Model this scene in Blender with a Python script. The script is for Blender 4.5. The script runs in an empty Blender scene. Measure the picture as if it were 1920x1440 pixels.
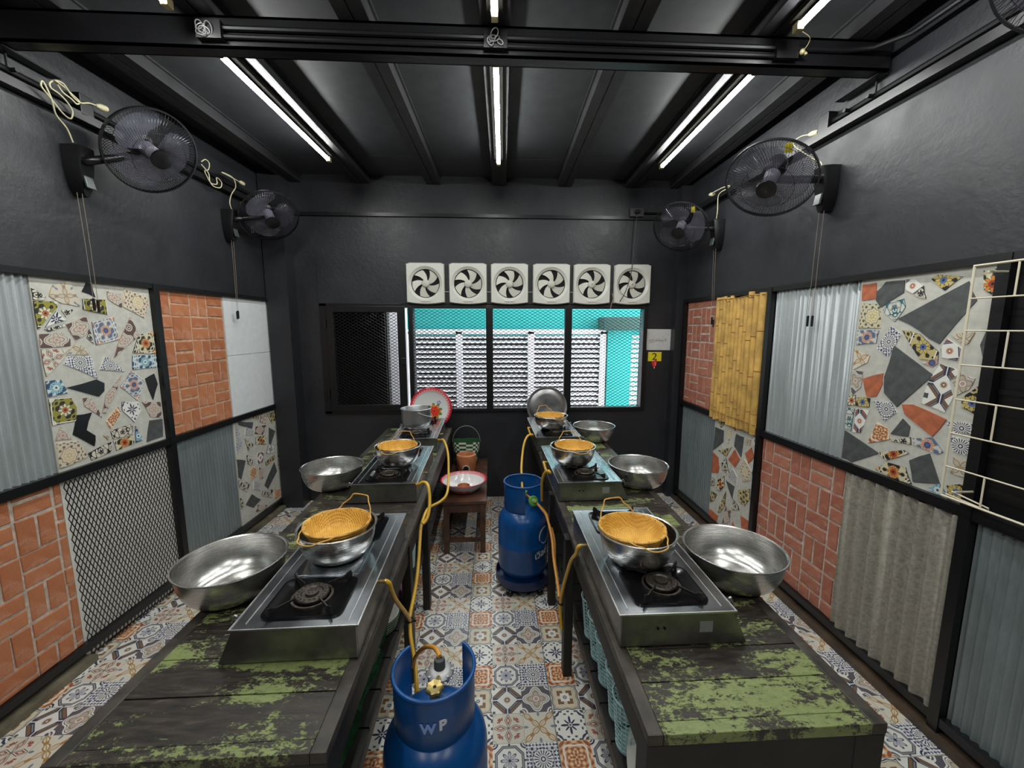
import bpy, math, random
from math import sin, cos, pi, radians, sqrt
import mathutils
from mathutils import Vector, Matrix
random.seed(7)
sc = bpy.context.scene
COL = sc.collection
# ------------------------------------------------------------------ camera
cam_d = bpy.data.cameras.new('camera'); cam = bpy.data.objects.new('camera', cam_d); COL.objects.link(cam)
cam.location = (0, 0, 1.7)
cam.rotation_euler = (radians(90 - 7.768), 0, radians(-2.963))
cam_d.sensor_width = 36.0; cam_d.lens = 766.0 / 1920 * 36; cam_d.clip_start = 0.05
sc.camera = cam
# ------------------------------------------------------------------ world: bright overcast daylight outside
w = bpy.data.worlds.new('world'); sc.world = w; w.use_nodes = True
wb = w.node_tree.nodes['Background']; wb.inputs[0].default_value = (0.93, 0.97, 1.0, 1); wb.inputs[1].default_value = 6.0
# ------------------------------------------------------------------ exposure
sc.view_settings.view_transform = 'Standard'; sc.view_settings.look = 'None'
sc.view_settings.gamma = 1.0; sc.view_settings.use_curve_mapping = False
sc.view_settings.exposure = 0.95
TUBE_POWER = 62.0
# ================================================================== helpers
class MB:
    def __init__(s): s.v = []; s.f = []; s.m = []; s.uv = {}
    def add(s, vs, fs, mi=0, uvs=None):
        n = len(s.v); s.v.extend([tuple(p) for p in vs])
        for k, f in enumerate(fs):
            if uvs is not None: s.uv[len(s.f)] = uvs[k]
            s.f.append([i + n for i in f]); s.m.append(mi)
        return s
    def box(s, x0, x1, y0, y1, z0, z1, mi=0):
        return s.hexa([(x0,y0,z0),(x1,y0,z0),(x1,y1,z0),(x0,y1,z0),(x0,y0,z1),(x1,y0,z1),(x1,y1,z1),(x0,y1,z1)], mi)
    def hexa(s, p, mi=0):
        return s.add(p, [(0,3,2,1),(4,5,6,7),(0,1,5,4),(1,2,6,5),(2,3,7,6),(3,0,4,7)], mi)
    def obox(s, c, ax, ay, az, mi=0):
        c = Vector(c); ax = Vector(ax); ay = Vector(ay); az = Vector(az)
        return s.hexa([c-ax-ay-az, c+ax-ay-az, c+ax+ay-az, c-ax+ay-az, c-ax-ay+az, c+ax-ay+az, c+ax+ay+az, c-ax+ay+az], mi)
    def bar(s, a, b, wd, th, up=(0,0,1), mi=0):
        a = Vector(a); b = Vector(b); d = (b-a); u = Vector(up)
        sd = d.cross(u)
        if sd.length < 1e-6: sd = d.cross(Vector((1,0,0)))
        sd.normalize(); n = sd.cross(d).normalized()
        return s.obox((a+b)/2, d/2, sd*wd/2, n*th/2, mi)
    def lathe(s, prof, n=32, c=(0,0,0), a0=0.0, a1=2*pi, mi=0, M=None):
        full = abs(a1-a0-2*pi) < 1e-6; k = n if full else n+1; vs = []
        for (r, z) in prof:
            for i in range(k):
                a = a0+(a1-a0)*i/n; vs.append(Vector((r*cos(a), r*sin(a), z)))
        if M is not None: vs = [M @ p for p in vs]
        vs = [(p[0]+c[0], p[1]+c[1], p[2]+c[2]) for p in vs]
        fs = []
        for j in range(len(prof)-1):
            for i in range(n):
                i2 = (i+1) % k
                fs.append((j*k+i, j*k+i2, (j+1)*k+i2, (j+1)*k+i))
        return s.add(vs, fs, mi)
    def tube(s, pts, r, n=8, closed=False, mi=0, caps=True):
        P = [Vector(p) for p in pts]; L = len(P); vs = []; prev = None
        rr = r if isinstance(r, (list, tuple)) else [r]*L
        for i in range(L):
            if closed: t = P[(i+1)%L]-P[i-1]
            else: t = P[min(i+1,L-1)]-P[max(i-1,0)]
            t.normalize()
            if prev is None:
                u = t.cross(Vector((0,0,1)))
                if u.length < .1: u = t.cross(Vector((1,0,0)))
            else:
                u = prev - t*prev.dot(t)
            u.normalize(); prev = u; b = t.cross(u)
            for k in range(n):
                a = 2*pi*k/n; vs.append(P[i]+(u*cos(a)+b*sin(a))*rr[i])
        fs = []; R = L if closed else L-1
        for i in range(R):
            for k in range(n):
                j = (i+1)%L; fs.append((i*n+k, i*n+(k+1)%n, j*n+(k+1)%n, j*n+k))
        if caps and not closed:
            fs.append(tuple(range(n))[::-1]); fs.append(tuple((L-1)*n+k for k in range(n)))
        return s.add(vs, fs, mi)
    def ring(s, c, R, r, n=40, m=8, M=None, mi=0, a0=0, a1=2*pi, sy=1.0):
        full = abs(a1-a0-2*pi) < 1e-6; k = n if full else n+1
        pts = []
        for i in range(k):
            a = a0+(a1-a0)*i/n; p = Vector((R*cos(a), R*sy*sin(a), 0))
            if M is not None: p = M @ p
            pts.append(p+Vector(c))
        return s.tube(pts, r, m, full, mi)
    def disc(s, c, r, n=24, M=None, mi=0, r0=0.0):
        return s.lathe([(r0,0),(r,0)] if r0 else [(0.0001,0),(r,0)], n, c, M=M, mi=mi)
    def prism(s, pts, nrm, th, mi=0):
        """flat polygon pts (3D), extruded back along -nrm*th"""
        nrm = Vector(nrm); n = len(pts); P = [Vector(p) for p in pts]
        Q = [p-nrm*th for p in P]
        fs = [tuple(range(n)), tuple(range(2*n-1, n-1, -1))]+[(i, i+n, (i+1)%n+n, (i+1)%n) for i in range(n)]
        return s.add(P+Q, fs, mi)
    def build(s, name, mat, parent=None, off=(0,0,0), smooth=None, bevel=0, kind=None, label=None, fix=True):
        me = bpy.data.meshes.new(name)
        o3 = Vector(off)
        me.from_pydata([(p[0]-o3[0], p[1]-o3[1], p[2]-o3[2]) for p in s.v], [], s.f)
        mats = mat if isinstance(mat, (list, tuple)) else [mat]
        for m in mats: me.materials.append(m)
        if len(mats) > 1: me.polygons.foreach_set('material_index', s.m)
        if s.uv:
            ul = me.uv_layers.new(name='UVMap')
            for fi, uvs in s.uv.items():
                for k, li in enumerate(me.polygons[fi].loop_indices): ul.data[li].uv = uvs[k]
        me.update()
        if fix:
            import bmesh
            bm = bmesh.new(); bm.from_mesh(me); bmesh.ops.remove_doubles(bm, verts=bm.verts, dist=1e-6)
            bmesh.ops.recalc_face_normals(bm, faces=bm.faces); bm.to_mesh(me); bm.free()
        if smooth is not None:
            me.shade_smooth()
            if smooth < 180: me.set_sharp_from_angle(angle=radians(smooth))
        o = bpy.data.objects.new(name, me); COL.objects.link(o)
        if parent is not None: o.parent = parent
        else: o.location = off
        if bevel:
            b = o.modifiers.new('bevel', 'BEVEL'); b.width = bevel; b.segments = 2; b.limit_method = 'ANGLE'
        if kind: o['kind'] = kind
        if label: o['label'] = label
        return o

def thing(name, label, cat, loc=(0,0,0), rotz=0.0, group=None):
    o = bpy.data.objects.new(name, None); COL.objects.link(o); o.empty_display_size = 0.05
    o.location = loc; o.rotation_euler = (0, 0, rotz); o['label'] = label; o['category'] = cat
    if group: o['group'] = group
    return o
def tag(o, label, cat, group=None):
    o['label'] = label; o['category'] = cat
    if group: o['group'] = group
    return o
def struct(o): o['kind'] = 'structure'; return o
def sempty(name, loc=(0,0,0)):
    o = bpy.data.objects.new(name, None); COL.objects.link(o); o.location = loc; o['kind'] = 'structure'; return o
def dup(root, loc, rotz=None, label=None, skip=()):
    r = root.copy(); COL.objects.link(r); r.location = loc
    if rotz is not None: r.rotation_euler = (0, 0, rotz)
    if label: r['label'] = label
    for ch in list(root.children):
        if ch.name.split('.')[0] in skip: continue
        c = ch.copy(); COL.objects.link(c); c.parent = r
        for g in list(ch.children):
            d = g.copy(); COL.objects.link(d); d.parent = c
    return r
def smooth_path(pts, k=4):
    P = [Vector(p) for p in pts]; out = []
    for i in range(len(P)-1):
        p0 = P[max(i-1,0)]; p1 = P[i]; p2 = P[i+1]; p3 = P[min(i+2,len(P)-1)]
        for j in range(k):
            t = j/k
            out.append(0.5*((2*p1)+(p2-p0)*t+(2*p0-5*p1+4*p2-p3)*t*t+(3*p1-p0-3*p2+p3)*t**3))
    out.append(P[-1]); return out
# ================================================================== materials
def newmat(name):
    m = bpy.data.materials.new(name); m.use_nodes = True; nt = m.node_tree
    return m, nt, nt.nodes['Principled BSDF']
def setp(b, **k):
    for a, v in k.items():
        n = {'rough':'Roughness','metal':'Metallic','spec':'Specular IOR Level','coat':'Coat Weight','trans':'Transmission Weight','ior':'IOR','alpha':'Alpha'}[a]
        b.inputs[n].default_value = v
def C4(c): return (c[0], c[1], c[2], 1)
def ramp(nt, fac, stops):
    r = nt.nodes.new('ShaderNodeValToRGB'); e = r.color_ramp.elements
    while len(e) < len(stops): e.new(0.5)
    for i, (p, c) in enumerate(stops): e[i].position = p; e[i].color = C4(c) if len(c) == 3 else c
    nt.links.new(fac, r.inputs[0]); return r.outputs[0]
def texco(nt, kind='Object', scale=(1,1,1), rot=(0,0,0)):
    t = nt.nodes.new('ShaderNodeTexCoord'); mp = nt.nodes.new('ShaderNodeMapping')
    nt.links.new(t.outputs[kind], mp.inputs[0]); mp.inputs['Scale'].default_value = scale; mp.inputs['Rotation'].default_value = rot
    return mp.outputs[0]
def noise(nt, co, scale, detail=4, rough=.55, dist=0):
    n = nt.nodes.new('ShaderNodeTexNoise'); n.inputs['Scale'].default_value = scale; n.inputs['Detail'].default_value = detail
    n.inputs['Roughness'].default_value = rough; n.inputs['Distortion'].default_value = dist
    if co is not None: nt.links.new(co, n.inputs['Vector'])
    return n.outputs['Fac']
def bump(nt, b, h, strength=.3, dist=.01):
    n = nt.nodes.new('ShaderNodeBump'); n.inputs['Strength'].default_value = strength; n.inputs['Distance'].default_value = dist
    nt.links.new(h, n.inputs['Height']); nt.links.new(n.outputs[0], b.inputs['Normal'])
def mixc(nt, fac, a, b):
    n = nt.nodes.new('ShaderNodeMix'); n.data_type = 'RGBA'
    for i, v in ((0, fac), (6, a), (7, b)):
        if isinstance(v, (int, float)): n.inputs[i].default_value = v
        elif isinstance(v, (tuple, list)): n.inputs[i].default_value = C4(v)
        else: nt.links.new(v, n.inputs[i])
    return n.outputs[2]
def plain(name, col, rough=.5, metal=0.0, var=0.0, bumps=None, scale=20, **k):
    m, nt, b = newmat(name); setp(b, rough=rough, metal=metal, **k); b.inputs['Base Color'].default_value = C4(col)
    if var or bumps:
        co = texco(nt); f = noise(nt, co, scale)
        if var:
            lo = [c*(1-var) for c in col]; hi = [min(1, c*(1+var)) for c in col]
            nt.links.new(ramp(nt, f, [(.3, lo), (.7, hi)]), b.inputs['Base Color'])
        if bumps: bump(nt, b, f, bumps, .004)
    return m
class E:
    """tiny expression layer over Math nodes"""
    def __init__(s, nt, v): s.nt = nt; s.v = v
    def op(s, o, b=None, c=None):
        n = s.nt.nodes.new('ShaderNodeMath'); n.operation = o
        for i, q in enumerate((s, b, c)):
            if q is None: continue
            if isinstance(q, E):
                if isinstance(q.v, (int, float)): n.inputs[i].default_value = q.v
                else: s.nt.links.new(q.v, n.inputs[i])
            else: n.inputs[i].default_value = q
        return E(s.nt, n.outputs[0])
    def __add__(s, b): return s.op('ADD', b)
    __radd__ = __add__
    def __sub__(s, b): return s.op('SUBTRACT', b)
    def __rsub__(s, b): return E(s.nt, b).op('SUBTRACT', s)
    def __mul__(s, b): return s.op('MULTIPLY', b)
    __rmul__ = __mul__
    def __truediv__(s, b): return s.op('DIVIDE', b)
    def abs(s): return s.op('ABSOLUTE')
    def cos(s): return s.op('COSINE')
    def sin(s): return s.op('SINE')
    def max(s, b): return s.op('MAXIMUM', b)
    def min(s, b): return s.op('MINIMUM', b)
    def lt(s, b): return s.op('LESS_THAN', b)
    def gt(s, b): return s.op('GREATER_THAN', b)
    def fract(s): return s.op('FRACT')
    def near(s, c, w): return (s-c).abs().lt(w)
class G:
    """pattern builder on one printed square, x and y run -1..1"""
    def __init__(g, name, rough=.3):
        g.m, g.nt, g.b = newmat(name); nt = g.nt
        uv = nt.nodes.new('ShaderNodeTexCoord'); sp = nt.nodes.new('ShaderNodeSeparateXYZ'); nt.links.new(uv.outputs['UV'], sp.inputs[0])
        g.x = E(nt, sp.outputs[0]).fract()*2-1; g.y = E(nt, sp.outputs[1]).fract()*2-1
        g.ax = g.x.abs(); g.ay = g.y.abs(); g.mx = g.ax.max(g.ay); g.mn = g.ax.min(g.ay); g.d = g.ax+g.ay
        g.r = (g.x*g.x+g.y*g.y).op('SQRT'); g.t = g.y.op('ARCTAN2', g.x)
        cx = g.ax-1; cy = g.ay-1; g.rc = (cx*cx+cy*cy).op('SQRT')          # distance to the nearest corner
        setp(g.b, rough=rough)
    def base(g, c): g.c = c; return g
    def on(g, mask, col): g.c = mixc(g.nt, mask.v, g.c, col); return g
    def done(g):
        n = noise(g.nt, texco(g.nt), 60, 3)
        g.c = mixc(g.nt, (E(g.nt, n)*.08).v, g.c, (.38,.36,.34))
        g.nt.links.new(g.c, g.b.inputs['Base Color']); return g.m
WH = (.74,.73,.68); CR = (.62,.56,.42); NV = (.025,.03,.075); GY = (.07,.073,.085); BR = (.22,.11,.05); OR = (.60,.28,.12); RD = (.32,.10,.07); BK = (.015,.015,.018)
def f_square(n, cr=CR, br=BR, dk=NV):
    g = G(n).base(WH); wav = (g.mn*9).cos()*.035
    g.on((g.mx+wav).lt(.93), dk).on((g.mx+wav).lt(.87), cr).on((g.mx+wav).near(.80,.015), GY)
    g.on(g.mx.lt(.52)*g.mn.gt(.12), br).on(g.mx.lt(.52)*g.d.gt(.86)*g.mn.gt(.12), br)
    g.on(g.mx.lt(.31), WH).on(g.r.lt(.13+(g.t*8).cos()*.04), GY).on(g.r.lt(.05), WH)
    return g.done()
def f_diamond(n, dk=GY, a=BR):
    g = G(n).base(WH)
    g.on(g.d.lt(1.26)*g.d.gt(.72), dk).on(g.d.near(1.10,.09)*g.mn.gt(.2), a).on(g.d.near(.86,.03), (.3,.3,.32))
    g.on((g.ax.lt(.16)+g.ay.lt(.16)).min(1)*g.d.gt(.72), NV).on((g.ax.lt(.035)+g.ay.lt(.035)).min(1)*g.d.gt(.72), WH)
    g.on(g.d.lt(.72), WH).on(g.r.lt(.13+(g.t*8).cos().abs()*.12), a).on(g.r.lt(.06), WH).on(g.rc.lt(.16+(g.t*16).cos()*.08), dk)
    return g.done()
def f_quatre(n, bg=(.10,.09,.11), fill=(.45,.40,.30), ln=WH):
    g = G(n).base(bg); q = g.r-(g.t*4).cos()*.15
    g.on(q.lt(.80), ln).on(q.lt(.71), bg).on(q.lt(.66), ln).on(q.lt(.60), fill).on(q.near(.42,.025), bg)
    g.on((g.r+(g.t*4).cos()*.05).lt(.30), (.42,.28,.24)).on(g.r.near(.17,.03), ln)
    g.on(g.rc.near(.32,.05), ln).on(g.rc.near(.14,.04), ln)
    return g.done()
def f_star(n, a=NV, bg=WH, dot=GY):
    g = G(n).base(bg); c4 = (g.t*4).cos(); c8 = c4.max(0); c9 = (c4*-1).max(0)
    g.on(g.r.lt(.16+c8*c8*.46+c9*c9*c9*.34), a).on(g.r.near(.10,.03), bg)
    dots = (g.x*13).cos()*(g.y*13).cos()
    g.on(g.mx.gt(.70)*dots.gt(.35), dot).on(g.rc.near(.38,.06)*dots.gt(-.5), a).on(g.rc.near(.16,.05), dot)
    return g.done()
def f_cross(n, a=RD, bg=(.64,.60,.50), dk=(.10,.07,.08)):
    g = G(n).base(bg); h = (g.mn+(g.mx-.5).abs()*.45)
    g.on(h.lt(.24)*g.mx.lt(.92), dk).on(h.lt(.20)*g.mx.lt(.88), bg).on(h.lt(.15)*g.mx.lt(.82), a).on(h.lt(.07)*g.mx.near(.5,.2), bg)
    u = (g.ax-.55).abs()+(g.ay-.55).abs()
    g.on(u.lt(.16), a).on((g.ax-.4).abs().lt(.05)*(g.ay-.62).abs().lt(.1), a).on((g.ay-.4).abs().lt(.05)*(g.ax-.62).abs().lt(.1), a)
    g.on(g.rc.near(.22,.035), (.35,.42,.36)).on(g.mx.gt(.97), (.35,.3,.25))
    return g.done()
def f_xloop(n, a=(.38,.20,.06), bg=(.66,.62,.52)):
    g = G(n).base(bg); e = (g.ax-g.ay).abs(); lo = (g.d*3.3).sin().abs()*.22
    g.on((e-lo).abs().lt(.05), a).on(e.lt(.035), (.45,.32,.12))
    u = (g.ax-.52).abs()+(g.ay-.52).abs(); g.on(u.lt(.17), a)
    v = (g.mn).max((g.mx-.85).abs()*1.2); g.on(v.lt(.12+(g.t*24).cos()*.06), (.18,.22,.28))
    return g.done()
def f_mandala(n, a=OR, b=(.30,.09,.04), hi=(.74,.55,.34)):
    g = G(n).base(a); w1 = (g.r*15).sin()*(g.t*8).cos()
    g.on(w1.gt(.25), hi).on(w1.lt(-.45), b).on((g.r+(g.t*4).cos()*.09).near(.78,.05), WH).on((g.r-(g.t*4).cos()*.12).near(.45,.035), b)
    g.on(g.r.lt(.16+(g.t*4).cos()*.08), b).on(g.r.lt(.06), hi).on(g.rc.near(.34,.05), b).on(g.rc.lt(.17), hi)
    return g.done()
def f_grey(n):
    g = G(n).base(WH); o = g.mx.max(g.d*.68)
    g.on(o.near(.80,.085), GY).on(o.near(.80,.03), (.30,.30,.33))
    c = (g.t*4).cos().abs(); g.on(g.r.lt(.20+c*.36), GY).on(g.r.lt(.12+c*.34)*c.gt(.35), (.45,.46,.52)).on(g.r.lt(.09), BK)
    g.on(g.rc.near(.28,.05), NV).on(g.rc.near(.13,.04), GY).on((g.mn.lt(.06))*g.mx.gt(.86), NV)
    return g.done()
def f_sun(n, a=(.03,.035,.09), bg=WH):
    g = G(n).base(bg); ray = (g.t*18).cos()
    g.on(ray.gt(.1)*g.r.gt(.20)*g.r.lt(.52), a).on(g.r.near(.12,.04), a)
    xr = (g.x+g.y)*15; yr = (g.x-g.y)*15; q = xr.sin()*yr.sin()
    g.on(q.gt(.12)*g.r.gt(.55), a).on(((g.x*19).cos()*(g.y*19).cos()).gt(.55)*g.r.gt(.6), (.20,.24,.42)).on(g.r.near(.64,.02), a)
    u = (g.ax-.62).abs().max((g.ay-.62).abs()); g.on(u.lt(.14), bg).on(u.lt(.09), a)
    return g.done()
def f_curls(n, a=BK, bg=(.66,.62,.50)):
    g = G(n).base(bg); q = ((g.x*7).sin()+(g.y*9).cos())+((g.r*13).sin())
    g.on(q.near(.2,.5), a).on(q.near(-1.4,.25), (.22,.18,.15)).on(g.r.lt(.18+(g.t*5).cos()*.08), a)
    return g.done()
def f_vivid(n, bg, dk, fl, ct, line=BK):
    g = G(n).base(bg); c = (g.t*4).cos().abs()
    q = (g.x*8).sin()*(g.y*8).sin()+((g.r*10)).cos()*.6
    g.on(q.gt(.42), line).on(q.near(.22,.12), dk).on(q.lt(-.85), line)
    g.on(g.r.lt(.26+c*.34), line).on(g.r.lt(.20+c*.33), fl).on(g.r.lt(.24), ct).on(g.r.lt(.09), line)
    g.on(g.rc.lt(.34), line).on(g.rc.lt(.28), fl).on(g.mx.gt(.96), WH)
    return g.done()
def f_medal(n, a=(.55,.44,.26), bg=(.62,.55,.42), dk=(.20,.13,.10)):
    g = G(n).base(bg); q = g.r-(g.t*8).cos()*.05
    g.on(((g.x*11).sin()*(g.y*11).sin()).gt(.35), dk).on(q.lt(.66), dk).on(q.lt(.61), (.70,.60,.42)).on(q.near(.42,.04), a).on((g.r+(g.t*6).cos()*.08).lt(.22), a).on(g.r.lt(.07), (.75,.66,.5))
    return g.done()
PR = {}
PR['square'] = f_square('print_square'); PR['diamond'] = f_diamond('print_diamond'); PR['quatre'] = f_quatre('print_quatrefoil')
PR['star'] = f_star('print_star'); PR['cross'] = f_cross('print_cross'); PR['xloop'] = f_xloop('print_loops')
PR['mandala'] = f_mandala('print_mandala'); PR['grey'] = f_grey('print_grey_flower'); PR['sun'] = f_sun('print_sunburst')
PR['curls'] = f_curls('print_curls'); PR['lime'] = f_vivid('print_lime', (.26,.27,.03), (.50,.20,.02), (.66,.62,.48), (.45,.12,.03))
PR['orange'] = f_vivid('print_orange', (.62,.56,.40), (.45,.40,.05), (.62,.22,.03), (.35,.05,.02))
PR['lblue'] = f_vivid('print_blue', (.55,.66,.66), (.10,.25,.40), (.22,.45,.55), (.62,.68,.62), (.03,.06,.12))
PR['yb'] = f_vivid('print_yellow_black', (.50,.42,.20), (.50,.36,.05), (.55,.42,.10), (.08,.14,.35))
PR['brown'] = f_quatre('print_brown', (.11,.055,.045), (.56,.48,.38), (.64,.60,.54)); PR['beige'] = f_xloop('print_beige', (.28,.22,.16), (.58,.52,.42))
PR['bstar'] = f_vivid('print_star_flower', (.58,.56,.50), (.12,.16,.28), (.62,.30,.16), (.05,.08,.22), (.10,.14,.24))
PR['medal'] = f_medal('print_medallion'); PR['medal2'] = f_medal('print_dark_medallion', (.50,.44,.16), (.58,.54,.38), (.10,.10,.06))
PR['teal'] = f_curls('print_teal', (.02,.12,.14), (.62,.62,.56)); PR['purple'] = f_diamond('print_purple', (.09,.05,.10), (.40,.14,.06))
PR['slate'] = plain('slate_stone', (.072,.078,.076), .55, var=.25, bumps=.2, scale=30); PR['black'] = plain('black_stone', (.010,.010,.012), .30)
PR['terra'] = plain('terracotta', (.42,.12,.055), .6, var=.22, bumps=.2, scale=25)

def m_paint():
    m, nt, b = newmat('black_wall_paint'); co = texco(nt, 'Object')
    f = noise(nt, co, 1.3, 5, .6); f2 = noise(nt, co, 28, 6, .65)
    nt.links.new(ramp(nt, f, [(.3, (.012,.0128,.0155)), (.7, (.024,.0255,.030))]), b.inputs['Base Color'])
    r = ramp(nt, noise(nt, co, 3.2, 5, .7), [(.35, (.52,)*3), (.7, (.34,)*3)]); nt.links.new(r, b.inputs['Roughness'])
    bump(nt, b, f2, .42, .006); return m
M_PAINT = m_paint()
M_CEIL = plain('black_ceiling_board', (.034,.036,.040), .50, var=.2, bumps=.08, scale=12)
M_STEELB = plain('black_painted_steel', (.006,.006,.007), .36, bumps=.06, scale=60)
M_JOIST = plain('dark_joist_paint', (.018,.018,.020), .5, var=.4, bumps=.15, scale=14)
def m_steel(name, col=(.62,.61,.59), rough=.22, brush=(1,1,60), bs=.05, dirt=.25):
    m, nt, b = newmat(name); setp(b, metal=1.0, rough=rough); co = texco(nt, 'Object', brush)
    f = noise(nt, co, 8, 4, .6); f2 = noise(nt, texco(nt), 9, 5, .6)
    nt.links.new(ramp(nt, f2, [(.3, [c*(1-dirt) for c in col]), (.65, col)]), b.inputs['Base Color'])
    nt.links.new(ramp(nt, f, [(.2, (rough*.75,)*3), (.8, (rough*1.4,)*3)]), b.inputs['Roughness'])
    bump(nt, b, f, bs, .002); return m
M_BOWL = m_steel('bowl_steel', (.62,.61,.59), .25, (1,1,40), .004, .15)
M_STOVE = m_steel('stove_steel', (.50,.525,.56), .20, (1,1,1), .015, .3)
M_STOVEF = m_steel('stove_side_steel', (.34,.335,.32), .34, (2,2,40), .08, .5)
M_ALU = m_steel('aluminium', (.55,.56,.57), .36, (1,1,30), .08, .15)
M_BLKEN = plain('black_enamel', (.004,.004,.0045), .14, bumps=.03)
M_IRON = plain('cast_iron', (.020,.019,.018), .45, metal=.5, var=.4, bumps=.3, scale=80)
M_BURN = plain('burner_metal', (.085,.072,.06), .42, metal=.8, var=.4, bumps=.2, scale=70)
def m_wood():
    m, nt, b = newmat('worn_painted_wood'); t = nt.nodes.new('ShaderNodeNewGeometry'); mp = nt.nodes.new('ShaderNodeMapping')
    nt.links.new(t.outputs['Position'], mp.inputs[0]); mp.inputs['Scale'].default_value = (2.2, 9, 9)
    g = noise(nt, mp.outputs[0], 7, 8, .7, .4)
    wood = ramp(nt, g, [(.25, (.005,.004,.003)), (.5, (.020,.015,.012)), (.62, (.040,.029,.021)), (.8, (.13,.10,.075))])
    mp2 = nt.nodes.new('ShaderNodeMapping'); nt.links.new(t.outputs['Position'], mp2.inputs[0]); mp2.inputs['Scale'].default_value = (1.0, 3.2, 1)
    big = noise(nt, mp2.outputs[0], 3.4, 3, .55, .3)
    mp3 = nt.nodes.new('ShaderNodeMapping'); nt.links.new(t.outputs['Position'], mp3.inputs[0]); mp3.inputs['Scale'].default_value = (1.0, 1.7, 1)
    fine = noise(nt, mp3.outputs[0], 46, 10, .80, .3)
    e = E(nt, big)*.85+E(nt, fine)*.95
    mask = ramp(nt, e.v, [(.94, (0,0,0)), (.968, (1,1,1))])
    gcol = ramp(nt, fine, [(.3, (.12,.15,.045)), (.7, (.235,.28,.10))])
    col = mixc(nt, mask, wood, gcol)
    nt.links.new(col, b.inputs['Base Color'])
    nt.links.new(ramp(nt, g, [(.3, (.30,)*3), (.7, (.55,)*3)]), b.inputs['Roughness'])
    bump(nt, b, (E(nt, mask)*.6+E(nt, g)).v, .45, .003); return m
M_WOOD = m_wood()
M_WOODD = plain('dark_table_frame', (.008,.0065,.0055), .55, var=.7, bumps=.5, scale=9)
M_WOODR = plain('worn_side_board', (.036,.029,.023), .5, var=.8, bumps=.6, scale=14)
M_BENCH = plain('brown_bench_wood', (.075,.032,.018), .4, var=.5, bumps=.25, scale=10)
def m_gal(name, col, sc=(1,1,.15)):
    m, nt, b = newmat(name); setp(b, metal=.35, rough=.45); co = texco(nt, 'Object', sc)
    f = noise(nt, co, 14, 6, .65); f2 = noise(nt, texco(nt), 70, 3)
    c = mixc(nt, f2, ramp(nt, f, [(.28, [x*.55 for x in col]), (.6, col), (.8, [x*1.35 for x in col])]), [x*.8 for x in col])
    nt.links.new(c, b.inputs['Base Color']); bump(nt, b, f2, .15, .002); return m
M_GAL = m_gal('galvanised_steel', (.46,.50,.51)); M_GALW = m_gal('weathered_galvanised', (.24,.28,.29))
def m_cem():
    m, nt, b = newmat('fibre_cement'); setp(b, rough=.85); f = noise(nt, texco(nt), 55, 6, .75); f2 = noise(nt, texco(nt, 'Object', (1,1,.3)), 4, 4)
    c = mixc(nt, f2, ramp(nt, f, [(.32, (.10,.095,.08)), (.5, (.27,.255,.215)), (.7, (.42,.40,.35))]), (.26,.235,.19))
    nt.links.new(c, b.inputs['Base Color']); bump(nt, b, f, .8, .004); return m
M_CEM = m_cem()
def m_brick(name, lo, hi, dust):
    m, nt, b = newmat(name); setp(b, rough=.78); oi = nt.nodes.new('ShaderNodeObjectInfo'); co = texco(nt)
    f = noise(nt, co, 16, 6, .7); f2 = noise(nt, co, 90, 3)
    c = ramp(nt, (E(nt, f)*.7+E(nt, oi.outputs['Random'])*.3).v, [(.25, lo), (.7, hi)])
    c = mixc(nt, ramp(nt, noise(nt, co, 11, 6, .75, .5), [(.54, (0,0,0)), (.72, (.7,)*3)]), c, dust)
    nt.links.new(c, b.inputs['Base Color']); bump(nt, b, f2, .5, .003); return m
M_BRICK = m_brick('orange_brick', (.36,.115,.045), (.50,.19,.085), (.48,.38,.30))
M_BRICKR = m_brick('red_brick', (.30,.095,.06), (.44,.165,.10), (.48,.40,.35))
M_MORTAR = plain('mortar', (.50,.42,.35), .9, var=.3, bumps=.6, scale=40)
M_MORTARO = plain('orange_stained_mortar', (.50,.31,.20), .9, var=.3, bumps=.6, scale=30)
M_PLASTER = plain('mosaic_plaster', (.50,.49,.44), .8, var=.10, bumps=.25, scale=30)
M_WHITE = plain('white_wash', (.66,.68,.69), .75, var=.05, bumps=.2, scale=18)
M_SHEET = plain('white_sheet', (.82,.80,.74), .8, var=.08, scale=6)
M_BAMBOO = plain('golden_bamboo', (.56,.34,.09), .38, var=.35, bumps=.1, scale=10)
M_BAMBOON = plain('bamboo_node', (.30,.14,.03), .5)
M_RATTAN = plain('rattan_cane', (.62,.34,.07), .45, var=.3, scale=40)
def m_weave():
    m, nt, b = newmat('woven_bamboo'); setp(b, rough=.55); co = texco(nt)
    sp = nt.nodes.new('ShaderNodeSeparateXYZ'); nt.links.new(co, sp.inputs[0]); wob = E(nt, noise(nt, co, 30, 3))*5; x = (E(nt, sp.outputs[0])+E(nt, sp.outputs[2])*.8)*560+wob; y = (E(nt, sp.outputs[1])-E(nt, sp.outputs[2])*.6)*560+wob
    q = ((x).sin()*(y).sin()); f = noise(nt, co, 22, 4)
    base = ramp(nt, f, [(.3, (.62,.31,.035)), (.7, (.80,.47,.08))])
    c = mixc(nt, ramp(nt, q.v, [(.1, (0,)*3), (.75, (.42,)*3)]), base, (.34,.12,.01))
    nt.links.new(c, b.inputs['Base Color']); bump(nt, b, q.v, .6, .002); return m
M_WEAVE = m_weave()
M_BLUE = plain('blue_cylinder_paint', (.003,.062,.225), .28, var=.18, bumps=.05, scale=8)
M_BLUED = plain('dark_blue_plastic', (.006,.018,.085), .4)
M_BRASS = plain('brass', (.50,.38,.14), .35, metal=.8, var=.2)
M_ZINC = plain('regulator_zinc', (.42,.42,.42), .45, metal=.5, var=.15, bumps=.1)
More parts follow.
